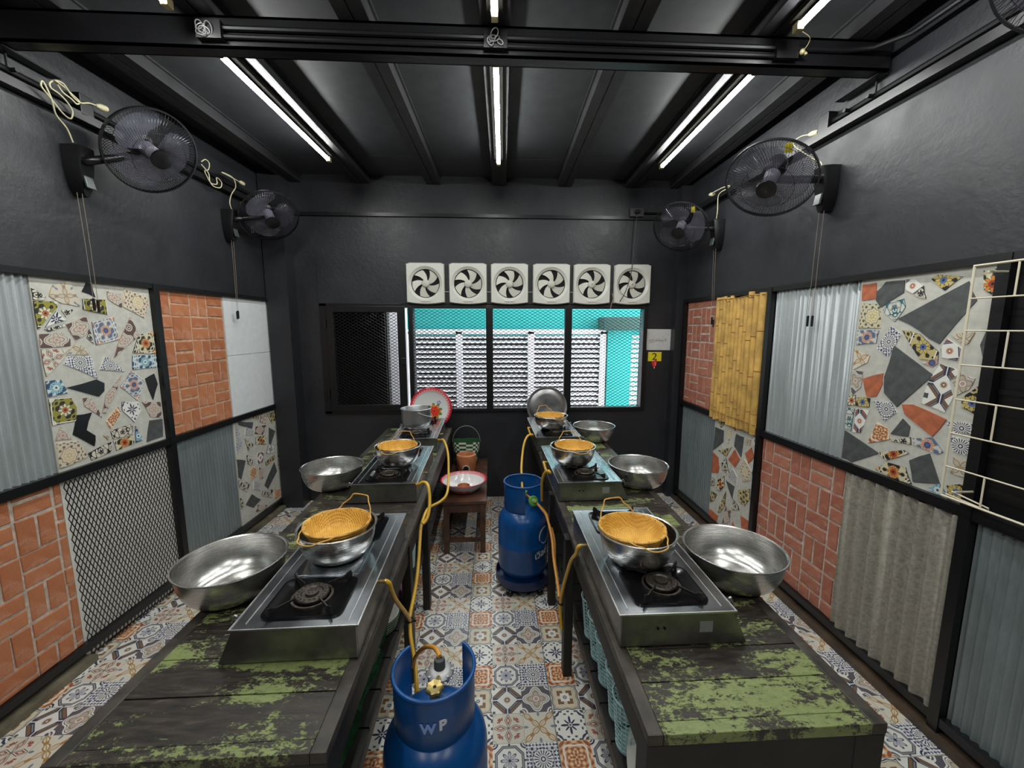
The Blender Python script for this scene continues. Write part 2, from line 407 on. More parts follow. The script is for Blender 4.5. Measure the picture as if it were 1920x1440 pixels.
M_DGREY = plain('dark_grey_plastic', (.05,.052,.055), .45)
M_HOSE = plain('yellow_hose', (.62,.36,.03), .32, var=.15, scale=12, trans=.0)
M_HOSEO = plain('amber_hose', (.60,.27,.05), .3, var=.15, scale=12)
M_BPL = plain('black_plastic', (.005,.005,.006), .30)
M_WIRE = plain('black_wire', (.025,.025,.030), .25, metal=.6)
M_WPL = plain('white_plastic', (.66,.66,.60), .35, var=.04, scale=6)
M_BLADE = plain('exhaust_blade_plastic', (.58,.57,.50), .40)
M_CORD = plain('cream_cord', (.60,.56,.36), .5)
M_STRING = plain('pull_string', (.24,.20,.15), .8)
M_DARK = plain('dark_hollow', (.004,.004,.004), .9)
def m_clear():
    m, nt, b = newmat('smoky_fan_plastic'); b.inputs['Base Color'].default_value = (.15,.15,.19,1); setp(b, rough=.15, alpha=.34); return m
M_FANBLADE = m_clear()
M_ENAM = plain('white_enamel', (.74,.73,.72), .15); M_ENRED = plain('red_enamel', (.50,.02,.04), .18); M_ENPINK = plain('pink_enamel', (.75,.34,.34), .2)
M_LEAF = plain('green_leaf_paint', (.06,.20,.04), .35, var=.5, scale=30); M_ORPET = plain('orange_petal_paint', (.75,.26,.02), .3, var=.2, scale=50)
M_PETAL = plain('red_petal_paint', (.68,.05,.02), .3, var=.3, scale=60); M_BLUEP = plain('blue_flower_paint', (.05,.08,.28), .3)
M_TEALB = plain('mint_plastic', (.40,.60,.60), .35, var=.06)
M_GREENP = plain('green_melamine', (.012,.040,.014), .08, var=.8, scale=22)
M_CLAY = plain('terracotta_clay', (.40,.14,.055), .6, var=.25, bumps=.15, scale=18)
M_GREENB = plain('dark_green_band', (.02,.09,.03), .4); M_WHITEB = plain('white_band', (.62,.66,.56), .4)
M_CARD = plain('cardboard', (.22,.18,.12), .8, var=.15); M_PINK = plain('pink_cloth', (.45,.22,.32), .9, var=.2)
M_GREENV = plain('green_knob', (.10,.30,.05), .35)
M_YEL = plain('yellow_sticker', (.80,.68,.02), .5); M_INK = plain('black_ink', (.01,.01,.01), .6); M_PAPER = plain('paper', (.62,.62,.61), .6, var=.08, bumps=.2, scale=12)
M_GREYINK = plain('pencil_grey', (.20,.20,.22), .7); M_RED = plain('red_sticker', (.70,.03,.03), .35, var=.3, scale=40)
M_LETTER = plain('white_lettering', (.62,.66,.72), .5); M_LETTERB = plain('pale_blue_lettering', (.22,.36,.72), .5)
M_TEALW = plain('turquoise_wall', (.012,.30,.285), .8, var=.04, scale=3); M_LOUV = plain('white_louvre', (.80,.80,.82), .5)
M_TEALD = plain('turquoise_shutter_box', (.003,.045,.038), .7, var=.1); M_EXTD = plain('dark_exterior_wall', (.012,.011,.010), .8, var=.5, scale=6)
M_EXTF = plain('exterior_ground', (.30,.29,.27), .9, var=.2, scale=4)
M_LEDGE = plain('ledge_brown', (.060,.040,.026), .5, var=.6, bumps=.3, scale=8); M_LEDGEL = plain('ledge_olive', (.12,.105,.07), .6, var=.6, bumps=.3, scale=8)
M_GROUT = plain('dark_grout', (.10,.09,.08), .9)
M_RACK = plain('cream_wire_coating', (.66,.60,.46), .4)
M_TUBECAP = plain('tube_cap', (.45,.38,.20), .4, metal=.4); M_FIX = plain('lamp_batten', (.007,.0065,.0055), .9, spec=.05)
def m_emit(name, col, st):
    m, nt, b = newmat(name); b.inputs['Base Color'].default_value = (0,0,0,1); b.inputs['Emission Color'].default_value = C4(col); b.inputs['Emission Strength'].default_value = st; return m
M_TUBE = m_emit('fluorescent_tube', (.98,1.0,.97), TUBE_POWER)
# ================================================================== room frames of reference
YB = 3.98; YR = -1.9; ZC = 3.075
def xl(y): return -2.10+(y-1.627)*.04614
def WL(u, z, d=0.0): return (xl(u)+d, u, z)
def WR(u, z, d=0.0): return (1.86-d, u, z)
NL = Vector((cos(radians(2.642)), -sin(radians(2.642)), 0)); NR = Vector((-1, 0, 0))
def wbox(mb, W, u0, u1, z0, z1, d0, d1, mi=0):
    return mb.hexa([W(u0,z0,d0), W(u0,z0,d1), W(u1,z0,d1), W(u1,z0,d0), W(u0,z1,d0), W(u0,z1,d1), W(u1,z1,d1), W(u1,z1,d0)], mi)
# ------------------------------------------------------------------ floor
fl = struct(MB().box(-2.45, 2.05, YR, 4.12, -.12, -.012).build('floor', M_GROUT))
CELL = .134; TX0 = -.137; TY0 = 2.139
PRN = [['square','diamond','quatre'],['star','cross','xloop'],['mandala','grey','sun']]
tile_mats = [PR[PRN[r][c]] for r in range(3) for c in range(3)]
def tile_mesh(x0c, x1c, y0c, y1c):
    """tile occupying local 0..3*CELL; clip limits local"""
    S = 3*CELL; g = .0022; mb = MB(); z = 0.0; zb = -.010
    ax0, ax1, ay0, ay1 = max(g, x0c), min(S-g, x1c), max(g, y0c), min(S-g, y1c)
    if ax1-ax0 < .02 or ay1-ay0 < .02: return None
    for r in range(3):
        for c in range(3):
            xa, xb = max(c*CELL, ax0), min((c+1)*CELL, ax1); ytop, ybot = min(S-r*CELL, ay1), max(S-(r+1)*CELL, ay0)
            if xb <= xa or ytop <= ybot: continue
            f = lambda x, y: ((x-c*CELL)/CELL*.998+.001, (y-(S-(r+1)*CELL))/CELL*.998+.001)
            mb.add([(xa,ybot,z),(xb,ybot,z),(xb,ytop,z),(xa,ytop,z)], [(0,1,2,3)], r*3+c, [[f(xa,ybot),f(xb,ybot),f(xb,ytop),f(xa,ytop)]])
    e = .0015
    o = [(ax0-e,ay0-e,zb),(ax1+e,ay0-e,zb),(ax1+e,ay1+e,zb),(ax0-e,ay1+e,zb)]; t = [(ax0,ay0,z),(ax1,ay0,z),(ax1,ay1,z),(ax0,ay1,z)]
    mb.add(o+t, [(0,1,5,4),(1,2,6,5),(2,3,7,6),(3,0,4,7)], 0, [[(.01,.5)]*4]*4)
    return mb
full = None; BIG = 9
for j in range(-5, 11):
    for i in range(-6, 6):
        lx = TX0+i*3*CELL; ly = TY0-(j+1)*3*CELL; S = 3*CELL
        xmin = xl(ly+S/2)-.03; xmax = 1.88; ymax = 3.975; ymin = YR+.01
        cl = (xmin-lx if xmin > lx else -BIG, xmax-lx if xmax < lx+S else BIG, ymin-ly if ymin > ly else -BIG, ymax-ly if ymax < ly+S else BIG)
        if lx+S < xmin or lx > xmax or ly > ymax or ly+S < ymin: continue
        isfull = cl == (-BIG, BIG, -BIG, BIG)
        if isfull and full is not None:
            o = full.copy(); COL.objects.link(o)
        else:
            mb = tile_mesh(*cl)
            if mb is None: continue
            o = mb.build('floor_tile', tile_mats, fl, fix=False)
            if isfull: full = o
        o.parent = fl; o.location = (lx, ly, random.uniform(-.0006, .0006))
# ------------------------------------------------------------------ walls
mb = MB(); wbox(mb, WL, YR, 4.08, 0-.01, 1.962, -.16, -.036); wbox(mb, WL, YR, 4.08, 1.962, ZC+.1, -.16, 0)
wall_l = struct(mb.build('wall_left', M_PAINT))
mb = MB(); wbox(mb, WR, YR, 4.08, -.01, 1.962, -.16, -.036); wbox(mb, WR, YR, 4.08, 1.962, ZC+.1, -.16, 0)
wall_r = struct(mb.build('wall_right', M_PAINT))
mb = MB(); x0, x1, z0, z1 = -1.53, 1.505, .905, 1.895
mb.box(-2.05, x0, YB, YB+.12, -.01, ZC+.1); mb.box(x1, 1.9, YB, YB+.12, -.01, ZC+.1); mb.box(x0, x1, YB, YB+.12, -.01, z0); mb.box(x0, x1, YB, YB+.12, z1, ZC+.1)
mb.box(-1.60, 1.56, YB-.012, YB, 1.93, 2.335)                     # raised sheet behind the exhaust fans
mb.box(-.785, -.735, YB, YB+.10, z0, z1)
wall_b = struct(mb.build('wall_back', M_PAINT))
struct(MB().box(-2.45, 2.02, YR-.12, YR, -.01, ZC+.1).build('wall_front', M_PAINT))
# corner columns, rails and frames (trims)
struct(MB().box(-1.99, -1.80, 3.81, YB, 0, ZC).build('trim_1', M_PAINT))
struct(MB().box(1.775, 1.86, 3.885, YB, 0, ZC).build('trim_2', M_PAINT))
def frame(side, W):
    mb = MB(); f = sempty('trim_3' if side == 'L' else 'trim_4')
    for nm, (z0, z1) in dict(top_rail=(1.938, 1.968), middle_rail=(.965, 1.008), bottom_rail=(.062, .102)).items():
        m = MB(); wbox(m, W, YR+.02, 3.875, z0, z1, -.035, .018); m.build('rail', M_STEELB, f)
    for u in ([-1.08, .16, 1.40, 2.65, 3.88] if side == 'L' else [-1.06, .18, 1.415, 2.66, 3.80+.055]):
        m = MB(); wbox(m, W, u-.02, u+.02, .0, 1.966, -.035, .022); m.build('post', M_STEELB, f)
    return f
frame('L', WL); frame('R', WR)
mb = MB(); wbox(mb, WL, YR+.02, 2.01, .0, .034, -.03, .045); wbox(mb, WL, 2.66, 3.80, .0, .034, -.03, .045)
struct(mb.build('baseboard_left', M_LEDGEL))
mb = MB(); wbox(mb, WR, YR+.02, 3.88, .0, .030, -.03, .045); struct(mb.build('baseboard_right', M_LEDGE))
# ledge rails running high on three walls, with conduit above
mb = MB(); wbox(mb, WL, YR+.02, 3.80, 2.725, 2.765, 0, .05); struct(mb.build('trim_5', M_STEELB))
mb = MB(); wbox(mb, WR, YR+.02, 3.88, 2.725, 2.765, 0, .05); struct(mb.build('trim_6', M_STEELB))
struct(MB().box(-1.80, 1.775, YB-.022, YB, 2.715, 2.745).build('trim_7', M_STEELB))
# ------------------------------------------------------------------ ceiling: boards, joists, cross beam
ceil = struct(MB().box(-2.45, 2.05, YR, 4.1, ZC+.012, ZC+.1).build('ceiling', M_PAINT))
def jx(x0, y): return x0+.03*(y-2.18)
JO = [-1.81, -1.20, -.565, .035, .64, 1.275, 1.70]
seams = [YR, -1.2, .02, 1.13, 2.345, 3.56, YB]
for a, b in zip([-2.40]+JO, JO+[1.99]):
    for s0, s1 in zip(seams[:-1], seams[1:]):
        g = .002; m = MB(); P = lambda x, y, z: ((jx(x, y) if x not in (-2.40, 1.99) else x), y, z)
        dz = random.uniform(0, .002)
        m.hexa([P(a,s0+g,ZC-dz),P(b,s0+g,ZC-dz),P(b,s1-g,ZC-dz),P(a,s1-g,ZC-dz),P(a,s0+g,ZC+.011),P(b,s0+g,ZC+.011),P(b,s1-g,ZC+.011),P(a,s1-g,ZC+.011)])
        m.build('ceiling_board', M_CEIL, ceil)
for k, x in enumerate(JO):
    y0, y1 = YR+.01, YB-.01; hw = .064; m = MB()
    for (xa, xb, za, zb) in ((-hw, -.004, 3.0, ZC), (.004, hw, 3.0, ZC), (-.004, .004, 3.006, ZC), (-hw-.012, -hw+.004, ZC-.012, ZC), (hw-.004, hw+.012, ZC-.012, ZC)):
        P = lambda dx, y, z: (jx(x, y)+dx, y, z)
        m.hexa([P(xa,y0,za),P(xb,y0,za),P(xb,y1,za),P(xa,y1,za),P(xa,y0,zb),P(xb,y0,zb),P(xb,y1,zb),P(xa,y1,zb)])
    m.build('joist', M_JOIST, ceil)
# cross beam: channel section with two conduits clipped along it
beam = sempty('trim_8', (0, 1.97, 2.875)); off = (0, 1.97, 2.875)
m = MB(); m.box(-2.06, 1.84, 1.965, 1.972, 2.875, 3.0); m.box(-2.06, 1.84, 1.965, 2.03, 2.875, 2.885); m.box(-2.06, 1.84, 1.965, 2.03, 2.990, 3.0); m.box(-2.06, 1.84, 2.024, 2.03, 2.875, 3.0)
m.build('channel', M_STEELB, beam, off)
for sx in (-1.16, .03, 1.33):
    MB().box(sx-.05, sx+.05, 1.935, 1.966, 2.895, 2.965).build('junction_plate', M_STEELB, beam, off)
m = MB(); m.box(-2.45, 2.02, .955, .965, 2.86, 3.0); m.box(-2.45, 2.02, .955, 1.02, 2.86, 2.872)
near_beam = struct(m.build('trim_9', M_STEELB))
for x, nm in ((1.80, 'R'), (-2.02, 'L')):
    mb = MB(); s = 1 if nm == 'R' else -1
    mb.box(min(x, x+.05*s), max(x, x+.05*s), 1.98, 2.22, 2.868, 2.876)
    mb.tube([(x+.045*s-(.0), 2.03, 2.87), (x+.045*s, 2.03, 2.80), (x+.045*s, 2.18, 2.80)], .005, 6)
    for yy in (2.03, 2.16): mb.tube([(x+.035*s, yy, 2.80), (x+.005*s, yy, 2.80)], .009, 8)
    tag(mb.build('beam_bracket', M_STEELB, off=(x, 2.1, 2.8)), 'small bolted steel bracket under the beam end on the %s wall' % ('right' if nm == 'R' else 'left'), 'bracket', 'beam brackets')
def conduit(name, pts, r, lab, grp='wall conduits'):
    m = MB(); m.tube(pts, r, 8); o = m.build(name, M_STEELB, off=pts[0], smooth=40); return tag(o, lab, 'conduit', grp)
conduit('conduit', [(-1.15,1.955,2.945),(.60,1.955,2.945),(1.60,1.955,2.945),(1.72,1.93,2.945),(1.80,1.83,2.945),(1.82,1.0,2.945)], .011, 'upper black conduit clipped along the cross beam and bending to the right wall')
conduit('conduit', [(-1.15,1.953,2.912),(1.40,1.953,2.912)], .009, 'lower black conduit clipped along the cross beam')
conduit('conduit', [WL(-1.6,2.80,.018), WL(2.12,2.80,.018), WL(2.28,2.80,.018)], .014, 'black conduit above the left wall rail running toward the near end')
conduit('conduit', [WL(2.36,2.80,.018), WL(3.78,2.80,.018)], .014, 'black conduit above the left wall rail between the two left fans')
conduit('conduit', [WR(-1.6,2.80,.018), WR(2.30,2.80,.018)], .014, 'black conduit above the right wall rail from the near end to the junction box')
conduit('conduit', [(1.44,3.965,2.775),(1.77,3.965,2.775)], .009, 'short black conduit right of the back wall socket')
# louvred joists cable lines: plaster seams on the back wall
# ------------------------------------------------------------------ fluorescent lamps
def lamp(y0, y1, x, label):
    L = y1-y0; c = (jx(x, (y0+y1)/2), (y0+y1)/2, 2.965)
    t = thing('fluorescent_lamp', label, 'lamp', c, radians(-1.72), 'ceiling tube lamps')
    MB().box(-.034, .034, -L/2-.02, L/2+.02, .010, .034).build('batten', M_FIX, t, bevel=.003)  # widened and near black to shield the joist from tube light
    m = MB(); m.tube([(0,-L/2+.02,-.012),(0,L/2-.02,-.012)], .0135, 12); m.build('glass', M_TUBE, None) if False else None
    m = MB(); K = 16
    for nm, a0, a1, mt in (('tube', radians(158), radians(382), M_TUBE), ('tube_spine', radians(22), radians(158), M_FIX)):  # opaque spine added to cut the tube's upward light
        m = MB(); n_ = 14; vs = []
        for yy in (-L/2+.02, L/2-.02):
            for i in range(n_+1):
                a = a0+(a1-a0)*i/n_; vs.append((.0135*cos(a), yy, -.012+.0135*sin(a)))
        m.add(vs, [(i, i+1, n_+2+i, n_+1+i) for i in range(n_)]); m.build(nm, mt, t, smooth=80)
    for s in (-1, 1):
        MB().box(-.014, .014, s*(L/2)-.018, s*(L/2)+.018, -.028, .006).build('end_holder', M_TUBECAP, t, bevel=.003)
    return t
lamp(2.13, 3.33, -1.238, 'far left lit tube lamp beyond the cross beam'); lamp(2.13, 3.33, .035, 'far middle lit tube lamp beyond the cross beam')
lamp(2.13, 3.33, 1.31, 'far right lit tube lamp beyond the cross beam')
lamp(-1.25, -.07, -1.238, 'added left fill tube lamp behind the viewpoint'); lamp(-1.25, -.07, .035, 'added middle fill tube lamp behind the viewpoint'); lamp(-1.25, -.07, 1.31, 'added right fill tube lamp behind the viewpoint')  # row added behind the camera to brighten the near table ends
lamp(.66, 1.84, -1.238, 'near left lit tube lamp at the top edge, before the cross beam'); lamp(.66, 1.84, .035, 'near middle lit tube lamp at the top edge, before the cross beam')
lamp(.66, 1.84, 1.31, 'near right lit tube lamp at the top edge, before the cross beam')
# ------------------------------------------------------------------ window: frame, mullions, expanded metal, casement
win = sempty('window_1', (0, YB, .905)); wo = (0, YB, .905)
m = MB(); m.box(-.76, 1.53, YB-.02, YB+.03, .885, .918); m.box(-.76, 1.53, YB-.02, YB+.03, 1.885, 1.915); m.build('window_frame', M_STEELB, win, wo, bevel=.003)
for xa, xb in ((-.775, -.738), (-.045, .022), (.718, .786), (1.492, 1.53)):
    MB().box(xa, xb, YB-.024, YB+.034, .905, 1.90).build('mullion', M_STEELB, win, wo, bevel=.003)
def expanded(x0, x1, z0, z1, y, pw=.0510, ph=.0300, th=.0046, dd=.003, P=None):
    m = MB(); P = P or (lambda u, z, d: (u, y+d, z)); nx = int((x1-x0)/pw)+1; nz = int((z1-z0)/ph*2)+1
    a = th/2
    for j in range(nz):
        for i in range(nx+1):
            u0 = x0+(i+(.5 if j % 2 else 0))*pw; zz = z0+j*ph/2
            for s in (-1, 1):
                u1 = u0+s*pw/2; za, zb = zz, zz+ph/2
                ua, ub = u0, u1
                if min(ua, ub) < x0-.001 or max(ua, ub) > x1+.001 or zb > z1+.001: continue
                L = sqrt((ub-ua)**2+(zb-za)**2); nu, nz_ = -(zb-za)/L*a, (ub-ua)/L*a
                m.add([P(ua+nu,za+nz_,-dd),P(ub+nu,zb+nz_,-dd),P(ub-nu,zb-nz_,-dd),P(ua-nu,za-nz_,-dd),P(ua+nu,za+nz_,dd),P(ub+nu,zb+nz_,dd),P(ub-nu,zb-nz_,dd),P(ua-nu,za-nz_,dd)],
                      [(4,5,6,7),(3,2,1,0),(0,1,5,4),(2,3,7,6)])
    return m
for xa, xb in ((-.738, -.045), (.022, .718), (.786, 1.492)):
    expanded(xa, xb, .918, 1.885, YB+.012).build('wire_mesh', M_STEELB, win, wo, kind='stuff', fix=False)
cas = sempty('window_2', (-1.53, YB-.01, .90)); co_ = (-1.53, YB-.01, .90)
m = MB(); yc = YB-.028
m.box(-1.535, -1.475, yc, yc+.03, .905, 1.905); m.box(-.882, -.812, yc, yc+.03, .905, 1.905); m.box(-1.475, -.882, yc, yc+.03, .905, .965); m.box(-1.475, -.882, yc, yc+.03, 1.85, 1.905)
m.build('casement_frame', M_STEELB, cas, co_, bevel=.003)
m = MB(); m.box(-1.60, -1.535, YB-.016, YB+.02, .88, 1.93); m.box(-1.60, -.84, YB-.016, YB-.001, .875, .905); m.box(-1.60, -.84, YB-.016, YB-.001, 1.905, 1.932); m.build('outer_frame', M_STEELB, cas, co_, bevel=.002)
expanded(-1.475, -.882, .965, 1.85, yc+.015).build('wire_mesh', M_STEELB, cas, co_, kind='stuff', fix=False)
for z in (1.08, 1.74): m = MB(); m.tube([(-1.548, YB-.035, z-.04), (-1.548, YB-.035, z+.04)], .010, 8); m.build('hinge', M_STEELB, cas, co_, smooth=40)
MB().box(-.85, -.81, YB-.045, YB-.02, 1.36, 1.42).build('latch', M_STEELB, cas, co_, bevel=.004)
# ------------------------------------------------------------------ outside the window
struct(MB().box(-3.5, 4.5, 4.12, 8.0, -.12, 0).build('trim_10', M_EXTF))
tw = thing('neighbour_wall', 'bright turquoise neighbouring wall seen above the white louvres', 'wall', (0, 5.36, 0))
MB().box(-3.2, 3.6, 5.34, 5.50, 0, 2.32).build('wall_face', M_TEALW, tw, (0, 5.36, 0))
MB().box(1.49, 1.80, 5.17, 5.34, 0, 1.84).build('pier', M_TEALW, tw, (0, 5.36, 0))
MB().box(1.40, 2.10, 5.06, 5.34, 1.675, 1.84).build('shutter_box', M_TEALD, tw, (0, 5.36, 0), bevel=.01)
lv = thing('louvre_screen', 'white slatted louvre screen outside the window', 'louvre', (0, 5.22, 0))
for xa in (-1.045, -.44, .47, 1.40): MB().box(xa, xa+.082, 5.19, 5.235, 0, 1.66).build('louvre_post', M_LOUV, lv, (0, 5.22, 0), bevel=.003)
MB().box(-1.045, 1.485, 5.19, 5.24, 1.625, 1.685).build('louvre_rail', M_LOUV, lv, (0, 5.22, 0), bevel=.003)
for xa, xb in ((-.963,-.44),(-.358,.47),(.552,1.40),(1.81,2.3)):
    for k in range(21):
        z = 1.60-k*.0617; MB().add([(xa,5.195,z-.022),(xb,5.195,z-.022),(xb,5.235,z+.012),(xa,5.235,z+.012),(xa,5.199,z-.026),(xb,5.199,z-.026),(xb,5.239,z+.008),(xa,5.239,z+.008)], [(0,1,2,3),(7,6,5,4),(0,4,5,1),(3,2,6,7),(0,3,7,4),(1,5,6,2)]).build('slat', M_LOUV, lv, (0, 5.22, 0))
m = MB().box(-3.2, -1.235, 4.9, 5.1, 0, 3.2); m.box(-1.55, -1.50, 4.86, 4.9, 0, 1.5); m.box(-1.95, -1.90, 4.86, 4.9, 0, 1.5); m.box(-3.2, -1.16, 4.13, 4.9, 1.98, 2.03); m.box(-3.2, -3.15, 4.13, 4.9, 0, 1.98); m.box(-3.2, -2.0, 4.13, 4.16, 0, 1.98)
tag(m.build('dark_shed_wall', M_EXTD, off=(-2.2, 5.0, 0)), 'dark shed wall outside the left casement, with added light-blocking roof and ends', 'wall')
# shed roof and end walls are added to keep sky light off its face
tag(MB().box(-1.60, -1.03, 5.13, 5.17, 0, 2.25).build('white_partition', M_LOUV, off=(-1.35, 5.2, 0)), 'white partition beside the louvres, seen as a bright strip in the left casement', 'partition')
tag(MB().hexa([(-1.045,4.16,0),(-1.03,4.16,0),(-1.215,4.90,0),(-1.232,4.90,0),(-1.045,4.16,1.98),(-1.03,4.16,1.98),(-1.215,4.90,1.98),(-1.232,4.90,1.98)]).build('light_baffle', M_EXTD, off=(-1.13, 4.5, 0)), 'added edge-on dark baffle keeping daylight off the shed outside the left casement', 'wall')  # thin baffle added along the sight line so the shed stays dark
MB().box(-1.05, 1.48, 5.285, 5.30, 0, 1.60).build('dark_backing', M_EXTD, lv, (0, 5.22, 0))
# ================================================================== wall panels
def loc_of(W, u, z): return W(u, z, 0)
def panel(name, lab, cat, W, u0, u1, z0, grp):
    return thing(name, lab, cat, W((u0+u1)/2, z0, 0), 0, grp)
def corr(W, u0, u1, z0, z1, pitch, amp, mat, name, lab, top_jag=0, d=-.012, grp='corrugated wall sheets'):
    n = max(2, int(round((u1-u0)/pitch))); k = 8; cols = n*k+1; m = MB(); vs = []
    for lay, dd in ((0, 0.0), (1, -.004)):
        for j in range(2):
            for i in range(cols):
                u = u0+(u1-u0)*i/(cols-1); a = 2*pi*i/k
                z = z0 if j == 0 else z1
                vs.append(W(u, z+(random.uniform(-top_jag, top_jag) if j else 0), d+amp*sin(a)+dd))
    fs = []; A = lambda l, j, i: l*2*cols+j*cols+i
    for i in range(cols-1):
        fs.append((A(0,0,i),A(0,0,i+1),A(0,1,i+1),A(0,1,i))); fs.append((A(1,1,i),A(1,1,i+1),A(1,0,i+1),A(1,0,i)))
        fs.append((A(0,1,i),A(0,1,i+1),A(1,1,i+1),A(1,1,i))); fs.append((A(1,0,i),A(1,0,i+1),A(0,0,i+1),A(0,0,i)))
    m.add(vs, fs); o = m.build(name, mat, off=W((u0+u1)/2, z0, 0), smooth=70)
    return tag(o, lab, 'wall panel', grp)
def bricks(W, nrm, u0, u1, z0, z1, mat, mort, lab, name='brick_panel', B=.158, du=0, dz=0, par=0):
    t = panel(name, lab, 'wall panel', W, u0, u1, z0, 'brick wall panels'); off = W((u0+u1)/2, z0, 0)
    m = MB(); wbox(m, W, u0, u1, z0, z1, -.034, -.011); m.build('mortar', mort, t, off)
    nu = int((u1-u0)/B)+3; nz = int((z1-z0)/B)+3
    for i in range(-1, nu):
        for j in range(-1, nz):
            a = u0+i*B-du; b = z0+j*B-dz
            hz = (i+j+par) % 2 == 0
            for k in range(2):
                g = .0062+random.uniform(-.002, .003)
                if hz: q = [a+g, a+B-g, b+k*B/2+g, b+(k+1)*B/2-g]
                else: q = [a+k*B/2+g, a+(k+1)*B/2-g, b+g, b+B-g]
                q = [max(q[0], u0+.001), min(q[1], u1-.001), max(q[2], z0+.001), min(q[3], z1-.001)]
                if q[1]-q[0] < .008 or q[3]-q[2] < .008: continue
                d1 = -.006+random.uniform(-.002, .002); j_ = lambda: random.uniform(-.0018, .0018); e = .0025
                P = [(q[0],q[2]),(q[1],q[2]),(q[1],q[3]),(q[0],q[3])]; P = [(x+j_(), y+j_()) for x, y in P]; cu = (q[0]+q[1])/2; cz = (q[2]+q[3])/2
                Q = [(x+(e if x < cu else -e), y+(e if y < cz else -e)) for x, y in P]
                mm = MB(); mm.add([W(x,y,-.012) for x, y in P]+[W(x,y,d1-.002) for x, y in P]+[W(x,y,d1) for x, y in Q],
                    [(3,2,1,0),(0,1,5,4),(1,2,6,5),(2,3,7,6),(3,0,4,7),(4,5,9,8),(5,6,10,9),(6,7,11,10),(7,4,8,11),(8,9,10,11)])
                c = W(cu, cz, 0); o = mm.build('brick', mat, t, c, fix=False); o.location = Vector(c)-Vector(off)
    return t
def mosaic(W, nrm, u0, u1, z0, z1, data, lab):
    t = panel('mosaic_panel', lab, 'wall panel', W, u0, u1, z0, 'mosaic wall panels'); off = W((u0+u1)/2, z0, 0)
    m = MB(); wbox(m, W, u0, u1, z0, z1, -.034, -.006); m.build('plaster', M_PLASTER, t, off)
    for kind, fl_ in data:
        pts = [(fl_[i]/1000, fl_[i+1]/1000) for i in range(0, len(fl_), 2)]
        pts = [(min(max(p[0], u0+.003), u1-.003), min(max(p[1], z0+.003), z1-.003)) for p in pts]
        ar = sum(pts[i][0]*pts[(i+1) % len(pts)][1]-pts[(i+1) % len(pts)][0]*pts[i][1] for i in range(len(pts)))
        if abs(ar) < 4e-4: continue
        cu = sum(p[0] for p in pts)/len(pts); cz = sum(p[1] for p in pts)/len(pts)
        # subdivide outline a little so that broken edges look irregular
        out = []
        for i in range(len(pts)):
            a, b = pts[i], pts[(i+1) % len(pts)]; L = sqrt((b[0]-a[0])**2+(b[1]-a[1])**2); out.append(a)
            if L > .05: out.append(((a[0]+b[0])/2+random.uniform(-.003, .003), (a[1]+b[1])/2+random.uniform(-.003, .003)))
        d1 = -.002+random.uniform(-.0008, .0008); n = len(out)
        i0 = 0; e = Vector((pts[1][0]-pts[0][0], pts[1][1]-pts[0][1]))
        if kind in ('lime', 'bstar', 'orange', 'lblue', 'medal', 'medal2', 'yb', 'purple', 'brown') : ang = math.atan2(e[1], e[0])
        else: ang = random.uniform(0, 6)
        ca, sa = cos(-ang), sin(-ang); S = .118
        uvf = lambda p: (((p[0]-cu)*ca-(p[1]-cz)*sa)/S+.5, ((p[0]-cu)*sa+(p[1]-cz)*ca)/S+.5)
        mm = MB(); top = [W(p[0], p[1], d1) for p in out]; bot = [W(p[0], p[1], -.007) for p in out]
        fs = [tuple(range(n))]+[(i, i+n, (i+1) % n+n, (i+1) % n) for i in range(n)]
        uvs = [[uvf(p) for p in out]]+[[(.5,.5)]*4]*n
        mm.add(top+bot, fs, 0, uvs); c = W(cu, cz, 0)
        o = mm.build('mosaic_shard', PR[kind], t, c); o.location = Vector(c)-Vector(off)
    return t
